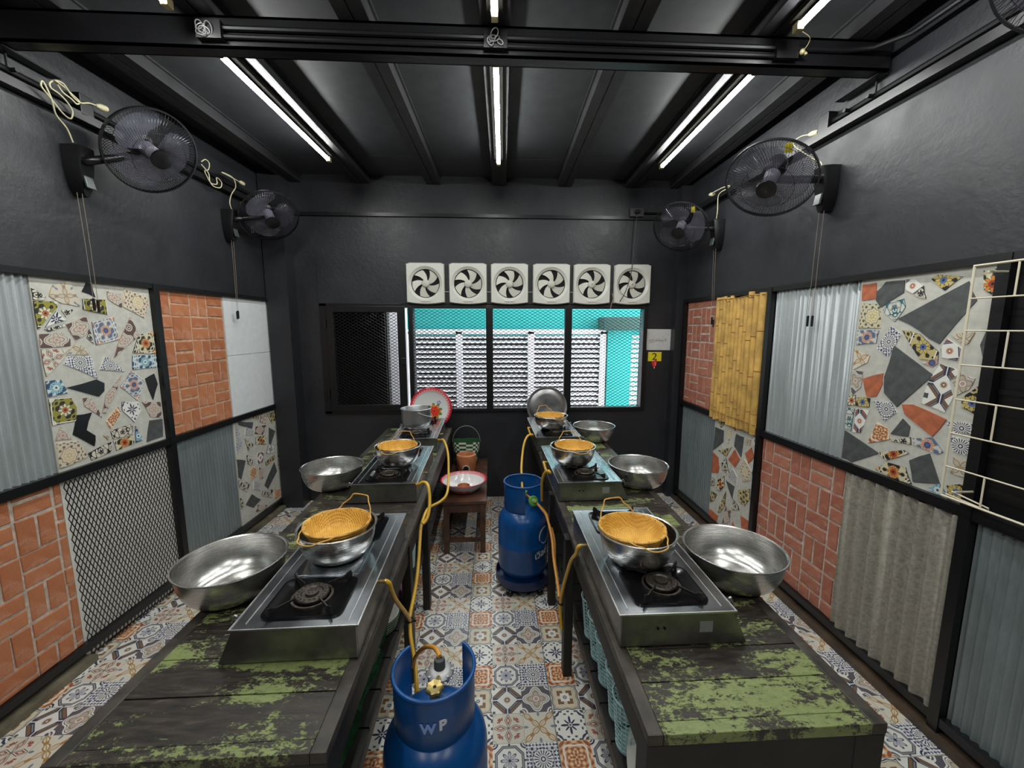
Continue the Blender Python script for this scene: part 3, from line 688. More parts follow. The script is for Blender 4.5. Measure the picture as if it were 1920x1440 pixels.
MOS_LB = [('beige',[2101,1903,2181,1932,2221,1827,2210,1808,2125,1821,2079,1851]),('curls',[2005,1881,2034,1872,2065,1844,2057,1831,2002,1829]),('lime',[2002,1825,2110,1828,2106,1799,2017,1697,2005,1696]),('black',[2263,1940,2288,1926,2298,1861,2233,1885]),('lime',[2231,1849,2354,1852,2355,1773,2226,1796]),('brown',[2365,1897,2440,1889,2440,1815,2364,1859]),('medal',[2466,1925,2609,1887,2616,1845,2574,1759,2447,1820]),('star',[2100,1782,2138,1740,2044,1705]),('curls',[2124,1787,2182,1794,2142,1753]),('brown',[2135,1719,2234,1760,2245,1679,2170,1640]),('curls',[2039,1695,2131,1721,2130,1709,2056,1685]),('bstar',[2262,1733,2382,1769,2400,1638,2268,1613]),('curls',[2225,1652,2248,1683,2258,1618]),('brown',[2482,1762,2524,1655,2408,1578,2355,1537,2386,1609]),('brown',[2014,1673,2102,1680,2145,1645,2141,1614,2009,1611]),('cross',[2012,1603,2139,1601,2091,1543,2016,1474,2010,1541]),('sun',[2121,1560,2167,1559,2237,1555,2253,1436,2100,1525]),('beige',[2173,1631,2228,1587,2220,1562,2118,1569]),('sun',[2308,1555,2407,1458,2269,1482]),('orange',[2525,1665,2642,1675,2624,1545,2471,1559]),('lblue',[2467,1544,2630,1535,2623,1462,2458,1463]),('black',[2097,1411,2244,1433,2283,1408,2277,1366,2245,1342]),('black',[2531,1402,2595,1425,2612,1359,2567,1266]),('bstar',[2451,1458,2527,1392,2467,1279,2370,1377]),('lblue',[2011,1453,2075,1454,2101,1384,2010,1377]),('lime',[2008,1369,2107,1363,2128,1307,2115,1238,2010,1240]),('brown',[2389,1439,2340,1346,2271,1246,2252,1254,2284,1345]),('brown',[2164,1347,2199,1345,2232,1278,2247,1227,2167,1305]),('star',[2369,1291,2466,1276,2476,1219,2427,1160,2364,1241]),('mandala',[2340,1271,2355,1233,2283,1154,2265,1203]),('brown',[2491,1269,2616,1246,2609,1146,2535,1168]),('slate',[2526,1148,2614,1139,2603,1028,2491,1025]),('black',[2123,1268,2198,1266,2159,1181,2199,1142,2187,1088,2093,1175]),('brown',[2044,1228,2086,1154,2012,1166]),('medal',[2014,1152,2110,1138,2145,1044,2028,1027,2001,1032]),('curls',[2151,1060,2277,1086,2273,1032,2164,1018]),('curls',[2282,1145,2415,1153,2413,1095,2290,1097]),('orange',[2289,1088,2412,1087,2411,1038,2301,1029]),('lblue',[2430,1138,2470,1048,2420,1040]),('beige',[2240,1131,2272,1122,2265,1099])]
MOS_RB = [('terra',[2001,1917,1930,1918,1920,1842,1996,1838]),('slate',[1880,1917,1792,1915,1789,1860,1891,1798,1919,1833,1920,1876]),('medal2',[1994,1825,1894,1815,1880,1748,1879,1701,1998,1701]),('bstar',[2002,1688,1886,1689,1892,1629,1998,1616]),('teal',[1859,1821,1785,1832,1773,1796,1813,1730,1881,1785]),('purple',[1784,1918,1741,1911,1710,1876,1745,1851,1781,1871]),('curls',[1706,1881,1689,1826,1740,1846]),('yb',[1678,1906,1659,1922,1562,1903,1620,1853]),('slate',[1538,1882,1502,1806,1612,1635,1656,1656,1746,1717,1802,1742]),('sun',[1827,1709,1777,1673,1826,1565,1889,1603]),('yb',[1775,1693,1695,1674,1611,1602,1609,1565,1681,1567]),('purple',[1585,1658,1522,1614,1538,1571,1594,1581,1603,1617]),('beige',[1571,1676,1492,1684,1510,1639,1535,1642]),('xloop',[2011,1597,1917,1567,1927,1531,2002,1488]),('slate',[1803,1620,1619,1504,1754,1341,1822,1396,1831,1471]),('terra',[1941,1449,1838,1488,1836,1437,1859,1373,1910,1364]),('quatre',[2007,1483,1946,1485,1947,1404,1991,1360,2010,1432]),('lime',[2016,1351,1972,1361,1965,1309,2015,1299]),('yb',[1963,1351,1890,1359,1889,1314,1960,1308]),('teal',[2014,1290,1968,1290,1974,1171,2010,1176]),('purple',[1959,1293,1887,1299,1916,1177,1963,1169]),('sun',[1870,1349,1782,1360,1751,1316,1804,1262]),('terra',[1732,1357,1685,1366,1545,1329,1589,1246,1714,1316]),('diamond',[1633,1480,1595,1555,1547,1541,1519,1523,1556,1490,1532,1428,1555,1357,1649,1377]),('bstar',[1672,1552,1611,1578,1608,1554,1627,1537]),('quatre',[1546,1491,1512,1520,1469,1508,1486,1460,1523,1433]),('yb',[1501,1429,1439,1496,1429,1376,1444,1366,1500,1390]),('slate',[1720,1294,1684,1266,1686,1220,1767,1211]),('mandala',[1839,1250,1783,1233,1764,1187,1876,1137]),('slate',[2014,1166,1811,1103,1951,1012,2012,1016]),('curls',[1763,1178,1676,1219,1670,1186]),('bstar',[1668,1217,1588,1243,1540,1192,1559,1178,1661,1191]),('orange',[1816,1106,1697,1154,1674,1146,1772,1082]),('orange',[1819,1020,1771,1074,1680,1078,1644,1013,1736,1006]),('slate',[1668,1115,1590,1171,1537,1059,1641,1026]),('sun',[1544,1322,1440,1332,1441,1297,1525,1275]),('sun',[1524,1268,1449,1266,1453,1204,1503,1203]),('beige',[1500,1186,1441,1183,1442,1118,1504,1117]),('lblue',[1581,1018,1537,1059,1509,1028,1529,1000]),('yb',[1509,1062,1439,1097,1435,1019,1502,1011]),('orange',[1494,1917,1427,1921,1422,1826,1435,1808,1484,1844]),('slate',[1468,1637,1438,1743,1425,1746,1417,1560,1428,1546])]
MOS_RS = [('slate',[3230,884,3108,886,3104,795,3240,685]),('terra',[3238,666,3159,648,3133,567,3143,521,3242,489]),('slate',[2941,902,2847,902,2861,744,2953,803]),('terra',[2943,780,2873,723,2926,644,3019,675]),('terra',[2750,854,2712,797,2772,723,2820,787]),('slate',[3028,498,2915,493,2931,387]),('terra',[3247,165,3099,165,3123,85,3251,46]),('terra',[2814,307,2694,309,2694,254,2788,213]),('medal',[2821,745,2735,682,2738,610,2819,570,2879,661]),('slate',[2695,762,2656,694,2670,615,2723,669]),('yb',[3197,953,3080,979,3149,899]),('terra',[3040,962,2952,965,2954,921,2993,942]),('medal2',[3064,915,3003,908,3027,795]),('yb',[3166,703,2988,784,3044,690]),('curls',[3120,600,3051,683,3018,607,2982,561,3083,557]),('orange',[3159,375,3137,470,3055,525,3046,450,3094,383]),('sun',[2953,626,2893,581,2884,514,3002,540]),('yb',[2864,487,2731,550,2722,478,2783,391,2854,403]),('lime',[3018,414,3018,293,3072,211,3119,189]),('curls',[2924,390,2852,368,2834,337,2924,299]),('brown',[3033,154,3003,300,2933,286,2944,193,3036,115]),('purple',[2752,923,2689,953,2685,878,2728,881]),('curls',[3255,446,3194,449,3187,393,3246,370]),('lime',[3223,330,3137,336,3179,260,3245,221]),('sun',[2944,958,2764,961,2761,942,2885,930]),('terra',[2902,214,2870,190,2911,164]),('curls',[2716,581,2675,605,2671,524,2708,517]),('beige',[2833,893,2763,904,2770,861,2821,854])]
MOS_LS = [('slate',[3309,969,3495,911,3476,862,3314,931]),('slate',[3713,811,3805,755,3719,652,3694,668]),('slate',[3256,663,3361,620,3286,488,3235,515]),('slate',[3751,474,3782,377,3625,267,3578,319]),('slate',[3400,312,3512,216,3408,190,3311,258]),('lime',[3516,976,3590,968,3570,917,3500,946]),('sun',[3265,965,3315,858,3335,764,3248,687]),('yb',[3703,936,3845,940,3850,871,3759,841]),('orange',[3513,775,3664,750,3653,671,3504,714]),('lime',[3619,518,3760,539,3770,502,3627,482]),('brown',[3525,865,3677,844,3614,771,3505,808]),('curls',[3374,798,3481,721,3404,683]),('mandala',[3395,532,3480,534,3493,449,3405,435]),('curls',[3378,660,3466,617,3433,550,3379,584]),('purple',[3518,632,3606,620,3581,531,3505,541]),('star',[3677,648,3773,633,3750,567,3642,589]),('brown',[3525,502,3586,472,3562,391,3513,410]),('curls',[3824,639,3864,540,3812,384,3810,471]),('curls',[3254,490,3390,410,3336,355,3234,427]),('sun',[3438,407,3532,362,3510,298,3428,340]),('curls',[3546,280,3704,232,3666,166,3528,242]),('mandala',[3717,226,3845,178,3802,89,3706,140]),('brown',[3457,191,3605,125,3571,73,3426,142]),('curls',[3222,342,3297,325,3279,241,3231,248]),('brown',[3383,997,3493,988,3463,941,3396,957]),('cross',[3613,955,3688,923,3666,863,3591,889]),('sun',[3399,896,3496,834,3479,799,3378,827])]

Z1, Z2, Z3, Z4 = .102, .965, 1.008, 1.938
# left wall
corr(WL, 1.42, 2.005, Z3, Z4, .033, .0090, M_GAL, 'corrugated_sheet', 'galvanised corrugated sheet, upper row, leftmost in the photo')
mosaic(WL, NL, 2.008, 2.628, Z3, Z4, MOS_LB, 'large mosaic of patterned and black tile shards on the left wall, upper row')
bricks(WL, NL, 2.672, 3.262, Z3, Z4, M_BRICK, M_MORTARO, 'orange basket-weave brick panel on the left wall, upper row between mosaic and white board', du=.05, dz=.02)
t = panel('white_board', 'smooth white-washed wall board in the upper row by the back left corner', 'wall panel', WL, 3.265, 3.86, Z3, 'wall boards'); off = WL(3.5625, Z3, 0)
for a, b in ((Z3, 1.487), (1.490, Z4)):
    m = MB(); wbox(m, WL, 3.266, 3.86, a, b, -.034, -.006+random.uniform(0,.001)); m.build('board', M_WHITE, t, off)
bricks(WL, NL, 1.42, 2.006, Z1, Z2, M_BRICK, M_MORTAR, 'large orange basket-weave brick panel on the left wall, lower row, nearest', du=.10, dz=.06, B=.162)
t = panel('mesh_panel', 'black expanded metal mesh over a white sheet, lower row of the left wall', 'wall panel', WL, 2.01, 2.63, .02, None); off = WL(2.32, .02, 0); t['group'] = 'mesh wall panels'
m = MB(); wbox(m, WL, 2.012, 2.628, .02, Z2, -.034, -.014); m.build('backing_sheet', M_SHEET, t, off)
expanded(2.012, 2.63, .012, Z2-.002, 0, .0225, .054, .0033, .0012, P=lambda u, z, d: WL(u, z, .002+d)).build('wire_mesh', M_STEELB, t, off, kind='stuff', fix=False)
corr(WL, 2.672, 3.248, Z1, Z2, .0300, .0035, M_GALW, 'corrugated_sheet', 'dull grey corrugated sheet low on the left wall beside the mesh panel')
mosaic(WL, NL, 3.252, 3.86, Z1, Z2, MOS_LS, 'small-shard mosaic low on the left wall by the back corner')
corr(WL, .18, 1.38, Z3, Z4, .033, .006, M_GAL, 'corrugated_sheet', 'galvanised corrugated sheet on the left wall nearest the viewer')
# right wall
bricks(WR, NR, 3.296, 3.83, Z3, Z4, M_BRICKR, M_MORTAR, 'faded red brick panel on the right wall, upper row by the back corner', B=.150, du=.02, dz=.03, par=1)
t = panel('bamboo_panel', 'row of golden split bamboo poles on the right wall', 'wall panel', WR, 2.69, 3.29, Z3, 'bamboo wall panels'); off = WR(2.99, Z3, 0)
m = MB(); wbox(m, WR, 2.69, 3.29, Z3, Z4, -.034, -.026); m.build('backing_board', M_DARK, t, off)  # near-black board, shade between the poles put into its colour
u = 2.690; big = [.062, .058, .060, .043, .046, .044, .047, .043, .045, .046, .044, .048]
for k, wd in enumerate(big):
    r = wd/2; top = Z4+.004+random.uniform(-.022, .006)+(.008 if k < 3 else 0); m = MB(); pr_ = []; z = .965+random.uniform(-.012, .006); nodes = []; z0_ = z
    nx = z+random.uniform(.1, .34)
    c = WR(u+r, 0, .012)
    m.lathe([(.001, z), (r*.94, z), (r*.94, top), (r*.7, top), (r*.68, top-.03), (.001, top-.03)], 14, c)
    o = m.build('bamboo_pole', M_BAMBOO, t, off, smooth=50)
    while nx < top-.03:
        nd = MB(); nd.lathe([(r*.96, nx-.004), (r*1.06, nx), (r*.96, nx+.004)], 12, c); nx += random.uniform(.22, .33); nd.build('node_ring', M_BAMBOON, o, off, smooth=60)
    u += wd+.0012
for z in (1.925, 1.03): m = MB(); m.tube([WR(2.685, z, .036), WR(2.85, z+.004, .038), WR(3.0, z-.003, .031), WR(3.29, z, .031)], .0032, 6); m.build('binding_wire', M_BAMBOON, t, off, smooth=60)
corr(WR, 2.02, 2.632, Z3, Z4, .0325, .0070, M_GAL, 'corrugated_sheet', 'light galvanised corrugated sheet on the right wall between bamboo and mosaic', .003)
mosaic(WR, NR, 1.436, 2.012, Z3, Z4, MOS_RB, 'large mosaic of slate, terracotta and patterned shards on the right wall, upper row')
corr(WR, 3.25, 3.83, Z1-.03, Z2, .0300, .0035, M_GALW, 'corrugated_sheet', 'grey corrugated sheet low on the right wall at the back corner')
mosaic(WR, NR, 2.69, 3.246, Z1, Z2, MOS_RS, 'narrow mosaic with terracotta and slate diamonds low on the right wall')
bricks(WR, NR, 1.968, 2.636, .065, Z2, M_BRICKR, M_MORTAR, 'red basket-weave brick panel low on the right wall beside the grey cement sheet', B=.158, du=.07, dz=.05)
corr(WR, 1.437, 1.962, .085, Z2-.006, .066, .0135, M_CEM, 'cement_sheet', 'weathered grey-brown fibre cement sheet with wide waves on the right wall', .004, d=.004)
corr(WR, .20, 1.392, .04, Z2, .0325, .006, M_GALW, 'corrugated_sheet', 'grey corrugated sheet low on the right wall nearest the viewer')
m = MB(); wbox(m, WR, .20, 1.392, Z3, Z4, -.034, -.008); wbox(m, WR, .20, 1.392, 1.46, 1.478, -.01, -.003); wbox(m, WR, .20, 1.392, 1.22, 1.232, -.01, -.003)
tag(m.build('black_board', M_BPL, off=WR(.8, Z3, 0)), 'glossy black wall board behind the cream wire rack', 'wall panel', 'wall boards')
# cream wire rack standing off the right wall
XR = 1.765; t = thing('wire_rack', 'cream coated wire rack standing off the right wall', 'rack', (XR, 1.2, 1.05)); off = (XR, 1.2, 1.05)
zs = [1.925, 1.808, 1.691, 1.564, 1.433, 1.302, 1.170, 1.052]
for z in zs:
    m = MB(); m.tube([(XR, .55, z), (XR, 1.447, z)], .0045 if z in (zs[0], zs[-1]) else .0032, 6); m.build('cross_wire', M_RACK, t, off, smooth=60)
for y in (1.445, .57): m = MB(); m.tube([(XR, y, 1.052), (XR, y, 1.925)], .0045, 6); m.build('side_wire', M_RACK, t, off, smooth=60)
for k in range(0, 8, 2):
    for y in (1.316, 1.10, .88): m = MB(); m.tube([(XR, y, zs[k]), (XR, y, zs[k+1])], .0032, 6); m.build('short_wire', M_RACK, t, off, smooth=60)
m = MB(); m.tube([(XR+.012, 1.42, 1.075), (XR+.012, 1.30, 1.06), (XR+.012, 1.30, 1.05), (XR+.012, 1.44, 1.058)], .003, 6); m.build('foot_loop', M_RACK, t, off, smooth=60)
for z in (1.90, 1.08): m = MB(); m.tube([(XR, 1.40, z), (1.858, 1.40, z)], .004, 6); m.build('wall_hook', M_RACK, t, off, smooth=60)
# ================================================================== tables
def table(side, label):
    s = 1 if side == 'R' else -1
    xi, xo = (.363, .957) if s > 0 else (-.378, -.992)
    y0, y1 = .822, 3.88; zt = .75; xa, xb = min(xi, xo), max(xi, xo)
    t = thing('prep_table', label, 'table', ((xa+xb)/2, (y0+y1)/2, 0), 0, 'long prep tables'); off = tuple(t.location)
    bw = .038
    for x in (xa, xb-bw): MB().box(x, x+bw, y0, y1, zt-.03, zt).build('side_board', M_WOODR, t, off, bevel=.003)
    MB().box(xa+bw, xb-bw, y0, y0+.034, zt-.03, zt).build('end_board', M_WOOD, t, off, bevel=.002)
    MB().box(xa+bw, xb-bw, y1-.05, y1, zt-.03, zt).build('end_board', M_WOOD, t, off, bevel=.002)
    y = y0+.034; k = 0
    while y < y1-.06:
        wdt = min(random.uniform(.105, .13), y1-.05-y)
        if y1-.05-(y+wdt) < .04: wdt = y1-.05-y
        g = .0015; dz = random.uniform(-.0015, .0); sl = random.uniform(-.004, .004)
        m = MB(); m.hexa([(xa+bw,y+g,zt-.028),(xb-bw,y+g,zt-.028),(xb-bw,y+wdt-g,zt-.028),(xa+bw,y+wdt-g,zt-.028),(xa+bw,y+g,zt+dz),(xb-bw,y+g,zt+dz),(xb-bw,y+wdt-g,zt+dz),(xa+bw,y+wdt-g,zt+dz)])
        m.build('plank', M_WOOD, t, off, bevel=.0015); y += wdt
    for x in (xa+.008, xb-.033): MB().box(x, x+.025, y0+.03, y1-.03, zt-.125, zt-.03).build('apron', M_WOODD, t, off, bevel=.002)
    for yy in (y0+.004, y1-.03): MB().box(xa+.02, xb-.02, yy, yy+.026, zt-.135, zt-.03).build('apron', M_WOODD, t, off, bevel=.002)
    for yy in (y0+.002, 1.78, 2.30, y1-.075):
        for x in (xa+.001, xb-.001):
            w2 = .075 if yy < 1 else .042
            xx = x if x < (xa+xb)/2 else x-w2
            if .9 < yy < 3: xx += (-.02*s if abs(x-xi) < .05 else 0) if s > 0 else 0
            MB().box(xx, xx+w2, yy, yy+(.07 if yy < 1 else .06), 0.0, zt-.03).build('leg', M_WOODD, t, off, bevel=.003)
    # lower shelf
    sz = .30 if s > 0 else .40; a, b = (.402, .90) if s > 0 else (-.94, -.408)
    ys = y0+.09
    while ys < 3.75:
        MB().box(a, b, ys+.002, min(ys+.14, 3.76), sz-.018, sz-.002*random.random()).build('shelf_slat', M_WOODD, t, off); ys += .145
    for x in (a, b-.03): MB().box(x-.002*s, x+.03, y0+.06, 3.84, sz-.06, sz-.019).build('shelf_rail', M_WOODR if abs(x) < .5 else M_WOODD, t, off, bevel=.002)
    return t
table('R', 'long worn wooden table with flaking green paint on the right of the aisle')
table('L', 'long worn wooden table with flaking green paint on the left of the aisle')
# ================================================================== stoves (local: +x = knob side, y along length)
def stove(label, loc, rot, group='two-burner gas stoves'):
    t = thing('gas_stove', label, 'stove', loc, rot, group)
    wt, wbt, L, h = .345, .392, .70, .108; x0 = 0.0
    y0, y1 = 0.0, L
    m = MB(); m.hexa([(x0,y0,.004),(wbt,y0,.004),(wbt,y1,.004),(x0,y1,.004),(x0,y0,h),(wt,y0,h),(wt,y1,h),(x0,y1,h)])
    m.build('body', M_STOVEF, t, bevel=.003)
    m = MB(); e = .006
    m.box(x0-e, wt+e, y0-e, y1+e, h+.0005, h+.0035)
    m2 = MB()
    for (a, b, c_, d) in ((x0-e, x0-e+.003, y0-e, y1+e), (wt+e-.003, wt+e, y0-e, y1+e), (x0-e+.003, wt+e-.003, y0-e, y0-e+.0035), (x0-e+.003, wt+e-.003, y1+e-.003, y1+e)): m2.box(a, b, c_, d, h+.0035, h+.0060)
    m2.build('edge_lip', M_LIP, t, fix=False)
    m.build('top_panel', M_STOVE, t)
    for x in (.026, wt-.03):
        MB().box(x, x+.0022, .02, L-.02, h+.0036, h+.0055).build('pressed_rib', M_LIP, t)
    m = MB(); m.box(.07, wt-.07, .245, .455, h+.0036, h+.0062); m.build('centre_plate', M_STOVE, t, bevel=.002)
    for yc in (.128, L-.128):
        cx = wt/2+.002; hx, hy = .118, .098
        P = []; rr = .028
        for (sx, sy, a0) in ((1,1,0),(-1,1,90),(-1,-1,180),(1,-1,270)):
            for k in range(5):
                a = radians(a0+k*22.5); P.append((cx+sx*(hx-rr)+rr*cos(a), yc+sy*(hy-rr)+rr*sin(a)))
        n = len(P); sc_ = lambda f, z: [(cx+(p[0]-cx)*f, yc+(p[1]-yc)*f, z) for p in P]
        m = MB(); rings = [sc_(1.0, h+.0037), sc_(1.0, h+.0085), sc_(.95, h+.0085), sc_(.84, h+.0042), sc_(.45, h+.0040)]
        m.add(sum(rings, []), [(j*n+i, j*n+(i+1)%n, (j+1)*n+(i+1)%n, (j+1)*n+i) for j in range(4) for i in range(n)]+[tuple(range(4*n, 5*n))])
        dt = m.build('drip_tray', M_BLKEN, t, smooth=35)
        m = MB(); m.lathe([(.062,h+.004),(.062,h+.012),(.055,h+.012),(.055,h+.006)], 28, (cx,yc,0)); m.lathe([(.001,h+.010),(.046,h+.010),(.050,h+.020),(.047,h+.024),(.034,h+.024),(.030,h+.019),(.020,h+.019),(.019,h+.026),(.001,h+.027)], 28, (cx,yc,0))
        bn = m.build('burner', M_BURN, t, smooth=35)
        m = MB()
        for k in range(18):
            a = 2*pi*k/18; m.lathe([(.0001,h+.0247),(.0034,h+.0247)], 7, (cx+.0405*cos(a), yc+.0405*sin(a), 0))
        for k in range(7):
            a = 2*pi*k/6; r_ = 0 if k == 6 else .011; m.lathe([(.0001,h+.0275),(.0022,h+.0275)], 6, (cx+r_*cos(a), yc+r_*sin(a), 0))
        m.build('flame_ports', M_DARK, bn, fix=False)
        for k in range(4):
            m = MB(); a = radians(45+90*k); d = Vector((cos(a), sin(a), 0)); c = Vector((cx, yc, 0)); s_ = d.cross(Vector((0,0,1)))*.0022
            ro = .128 if k % 2 == 0 else .128
            pr_ = [(.128,h+.0085),(.132,h+.022),(.128,h+.036),(.118,h+.034),(.105,h+.026),(.052,h+.030),(.050,h+.025),(.10,h+.018),(.118,h+.0085)]
            A = [c+d*r_+Vector((0,0,z))+s_ for r_, z in pr_]; B = [p-2*s_ for p in A]; q = len(pr_)
            m.add(A+B, [tuple(range(q)), tuple(range(2*q-1, q-1, -1))]+[(i, (i+1)%q, (i+1)%q+q, i+q) for i in range(q)])
            m.build('pan_support', M_IRON, t)
    for yc in (.095, L-.095):
        M = Matrix.Rotation(radians(90+24), 4, 'Y'); m = MB()
        prof = [(.001,0),(.021,0),(.021,.006),(.017,.010),(.015,.026),(.001,.027)]
        c = (wt+.023, yc, .060); M = Matrix.Rotation(radians(65), 4, 'Y')
        m.lathe(prof, 20, c, M=M); k_ = m.build('control_knob', M_BPL, t, smooth=35)
        MB().obox(Vector(c)+M@Vector((0,0,.030)), M.to_3x3()@Vector((.014,0,0)), (0,.0032,0), M.to_3x3()@Vector((0,0,.005))).build('chrome_bar', M_ALU, k_)
    m = MB(); m.box(.045, .10, -.0015, .0035, .042, .078) if False else m.box(wt*.70, wt*.70+.040, -.0012, .003, .045, .080); m.build('sticker', plainS, t)
    m = MB()
    for dx in (0, .020): m.lathe([(.0001,0),(.0042,0),(.0042,.0014)], 10, (wt*.33+dx, -.0012, .062), M=Matrix.Rotation(radians(90), 4, 'X'))
    m.build('vent_holes', M_DARK, t, fix=False)
    m = MB(); m.tube([(.004,.45,.078),(-.016,.45,.078),(-.024,.452,.078)], .0065, 8); m.build('gas_inlet', M_BRASS, t, smooth=50)
    return t
M_LIP = m_steel('edge_highlight_steel', (.66,.66,.66), .36, (1,1,1), .02, .1)  # paler steel puts the edge highlights into the lips and ribs
plainS = plain('faded_sticker', (.22,.23,.22), .5)
# right row: knobs face the right wall (+x)
SR = stove('stainless two-burner gas stove, nearest on the right table', (.379, 1.086, .75), 0)
for (x, y, r, lab) in ((.369, 2.128, .012, 'stainless two-burner gas stove, middle one on the right table'), (.352, 3.070, .014, 'stainless two-burner gas stove, farthest on the right table under the steel lid')):
    dup(SR, (x, y, .75), r, lab)
# left row is the same stove turned to face the left wall
S0 = dup(SR, (-.397, 1.086+.70, .75), pi+.012, 'stainless two-burner gas stove, nearest on the left table')
dup(SR, (-.420, 2.165+.70, .75), pi+.012, 'stainless two-burner gas stove, middle one on the left table')
dup(SR, (-.432, 3.105+.68, .75), pi+.012, 'stainless two-burner gas stove, farthest on the left table under the pot')
ZS = .75+.108+.0065
# ================================================================== bowls
def bowl_prof(R, H, rb, th=.0015, lip=.008, p=2.2):
    out = []; n = 14
    for i in range(n+1):
        t = i/n; a = t*pi/2; out.append((rb+(R-lip-rb)*sin(a)**.85, H*(1-cos(a)**1.0)))
    pr_ = [(.001, .0005)]+[(rb*.92, .0)]+out[0:]
    outer = pr_+[(R-.002, H), (R, H+.002), (R-.001, H+.004), (R-lip*.6, H+.0045)]
    inner = [(max(.001, r-th), z+th) for r, z in reversed(pr_[1:])]
    return outer+inner+[(.001, th+.0005)]
def bowl(name, label, cat, loc, R, H, rb, group, mat=M_BOWL):
    m = MB(); m.lathe(bowl_prof(R, H, rb), 64); o = m.build(name, mat, None, (0,0,0), smooth=40); o.location = loc
    return tag(o, label, cat, group)
B0 = bowl('mixing_bowl', 'large stainless bowl by the left wall, nearest on the left table', 'bowl', (-.942, 1.434, .751), .1805, .123, .096, 'large mixing bowls')
def dupo(o, loc, label, rz=0):
    c = o.copy(); COL.objects.link(c); c.location = loc; c.rotation_euler = (0, 0, rz); c['label'] = label; return c
dupo(B0, (-.965, 2.445, .751), 'large stainless bowl on the left table beside the middle stove', 1)
dupo(B0, (.917, 1.412, .751), 'large stainless bowl by the right wall, nearest on the right table', 2)
dupo(B0, (.900, 2.380, .751), 'large stainless bowl on the right table beside the middle stove', 3)
dupo(B0, (.879, 3.385, .751), 'large stainless bowl on the right table beside the farthest stove', 4)
H2 = .112
P0 = bowl('steaming_bowl', 'steel bowl holding a woven basket on the nearest left stove', 'bowl', (-.572, 1.46, ZS), .1415, H2, .066, 'steel bowls on the stoves')
PB = [(-.572, 1.46), (-.580, 2.485), (.526, 1.372), (.503, 2.430), (.497, 3.320)]
ZP = [ZS, ZS+.004, ZS, ZS+.004, ZS+.004]
for k, lab in ((1, 'steel bowl holding a woven basket on the middle left stove'), (2, 'steel bowl holding a woven basket on the nearest right stove'), (3, 'steel bowl holding a woven basket on the middle right stove'), (4, 'steel bowl holding a woven basket on the farthest right stove')):
    dupo(P0, (PB[k][0], PB[k][1], ZP[k]), lab, k)
# woven baskets with cane loop handles
def basket(label, loc, rz, tilt=(0, 0)):
    t = thing('rice_basket', label, 'basket', loc, rz, 'golden woven baskets')
    R = .112; m = MB(); prof = [(.001,.001),(.06,.0),(.082,.006),(.098,.030),(.106,.058),(R,.074),(R+.002,.078),(R-.003,.078),(.102,.060),(.094,.034),(.078,.022),(.055,.018),(.001,.017)]
    m.lathe(prof, 48); m.build('woven_body', M_WEAVE, t, smooth=60)
    m = MB(); m.ring((0,0,.078), R+.004, .0045, 56, 8); m.ring((0,0,.068), R+.001, .0028, 56, 6)
    rim = m.build('cane_rim', M_RATTAN, t, smooth=80)
    m = MB()
    for k in range(14):
        a = 2*pi*k/14+.1; d = Vector((cos(a), sin(a), 0)); c = d*(R+.004)
        m.ring(c+Vector((0,0,.075)), .0075, .0011, 10, 5, M=Matrix.Rotation(a, 4, 'Z') @ Matrix.Rotation(radians(90), 4, 'X'))
    m.build('binding', M_BAMBOON, rim, smooth=80)
    for s in (1, -1):
        pts = []
        for k in range(17):
            u = k/16; a = radians(58-116*u) ; q = sin(pi*u)
            rr = R+.006+ (.040 if s < 0 else .020)*min(1, q*1.6)
            ww = .060*(1-2*u)*(1.0 if .12 < u < .88 else 1.25)
            z = .080+ (.052*min(1, q*1.7) if s > 0 else -.012*q)
            pts.append((ww, s*sqrt(max(0, rr*rr-ww*ww)), z))
        ext = [(sin(radians(62+k*9))*(R+.006), s*cos(radians(62+k*9))*(R+.006), .082) for k in range(5)]
        pts = ext[::-1]+pts+[(-p[0], p[1], p[2]) for p in ext]
        m = MB(); m.tube(smooth_path(pts, 2), .0026, 6); m.build('cane_handle', M_RATTAN, t, smooth=80)
    t.rotation_euler = (tilt[0], tilt[1], rz); return t
ZB = .983-.078
K0 = basket('golden woven basket with cane handles in the bowl on the nearest left stove', (-.575, 1.470, ZB+.001), radians(-22))
for (x, y, z, r, lab) in ((-.580, 2.488, ZB, -.15, 'middle left'), (.509, 1.379, ZB, .28, 'nearest right'), (.512, 2.437, ZB, .1, 'middle right'), (.490, 3.328, ZB, .35, 'farthest right')):
    dup(K0, (x, y, z), r, 'golden woven basket with cane handles in the bowl on the %s stove' % lab)
# aluminium pot with hanging handle
t = thing('cooking_pot', 'grey aluminium pot on the farthest left stove', 'pot', (-.640, 3.40, ZS+.022), 0, None) if False else thing('cooking_pot', 'grey aluminium pot on the farthest left stove', 'pot', (-.633, 3.42, ZS+.020))
m = MB(); m.lathe([(.001,0),(.085,0),(.108,.008),(.119,.026),(.122,.05),(.122,.143),(.128,.146),(.129,.150),(.124,.152),(.120,.146),(.120,.05),(.117,.028),(.105,.011),(.001,.004)], 48); m.build('pot_body', M_ALU, t, smooth=40)
for s, a in ((1, radians(-70)), (-1, radians(80))):
    c = Vector((cos(a)*.124, sin(a)*.124, .128)); m = MB()
    M = Matrix.Rotation(a, 4, 'Z') @ Matrix.Rotation(radians(90), 4, 'Y')
    m.ring(c+Vector((cos(a)*.004, sin(a)*.004, .012)), .011, .0028, 16, 6, M=M); m.obox(c+Vector((cos(a)*.002, sin(a)*.002, -.004)), (cos(a)*.002, sin(a)*.002, 0), (-sin(a)*.016, cos(a)*.016, 0), (0, 0, .010)); m.build('pot_ear', M_ALU, t, smooth=60)
m = MB(); pts = []
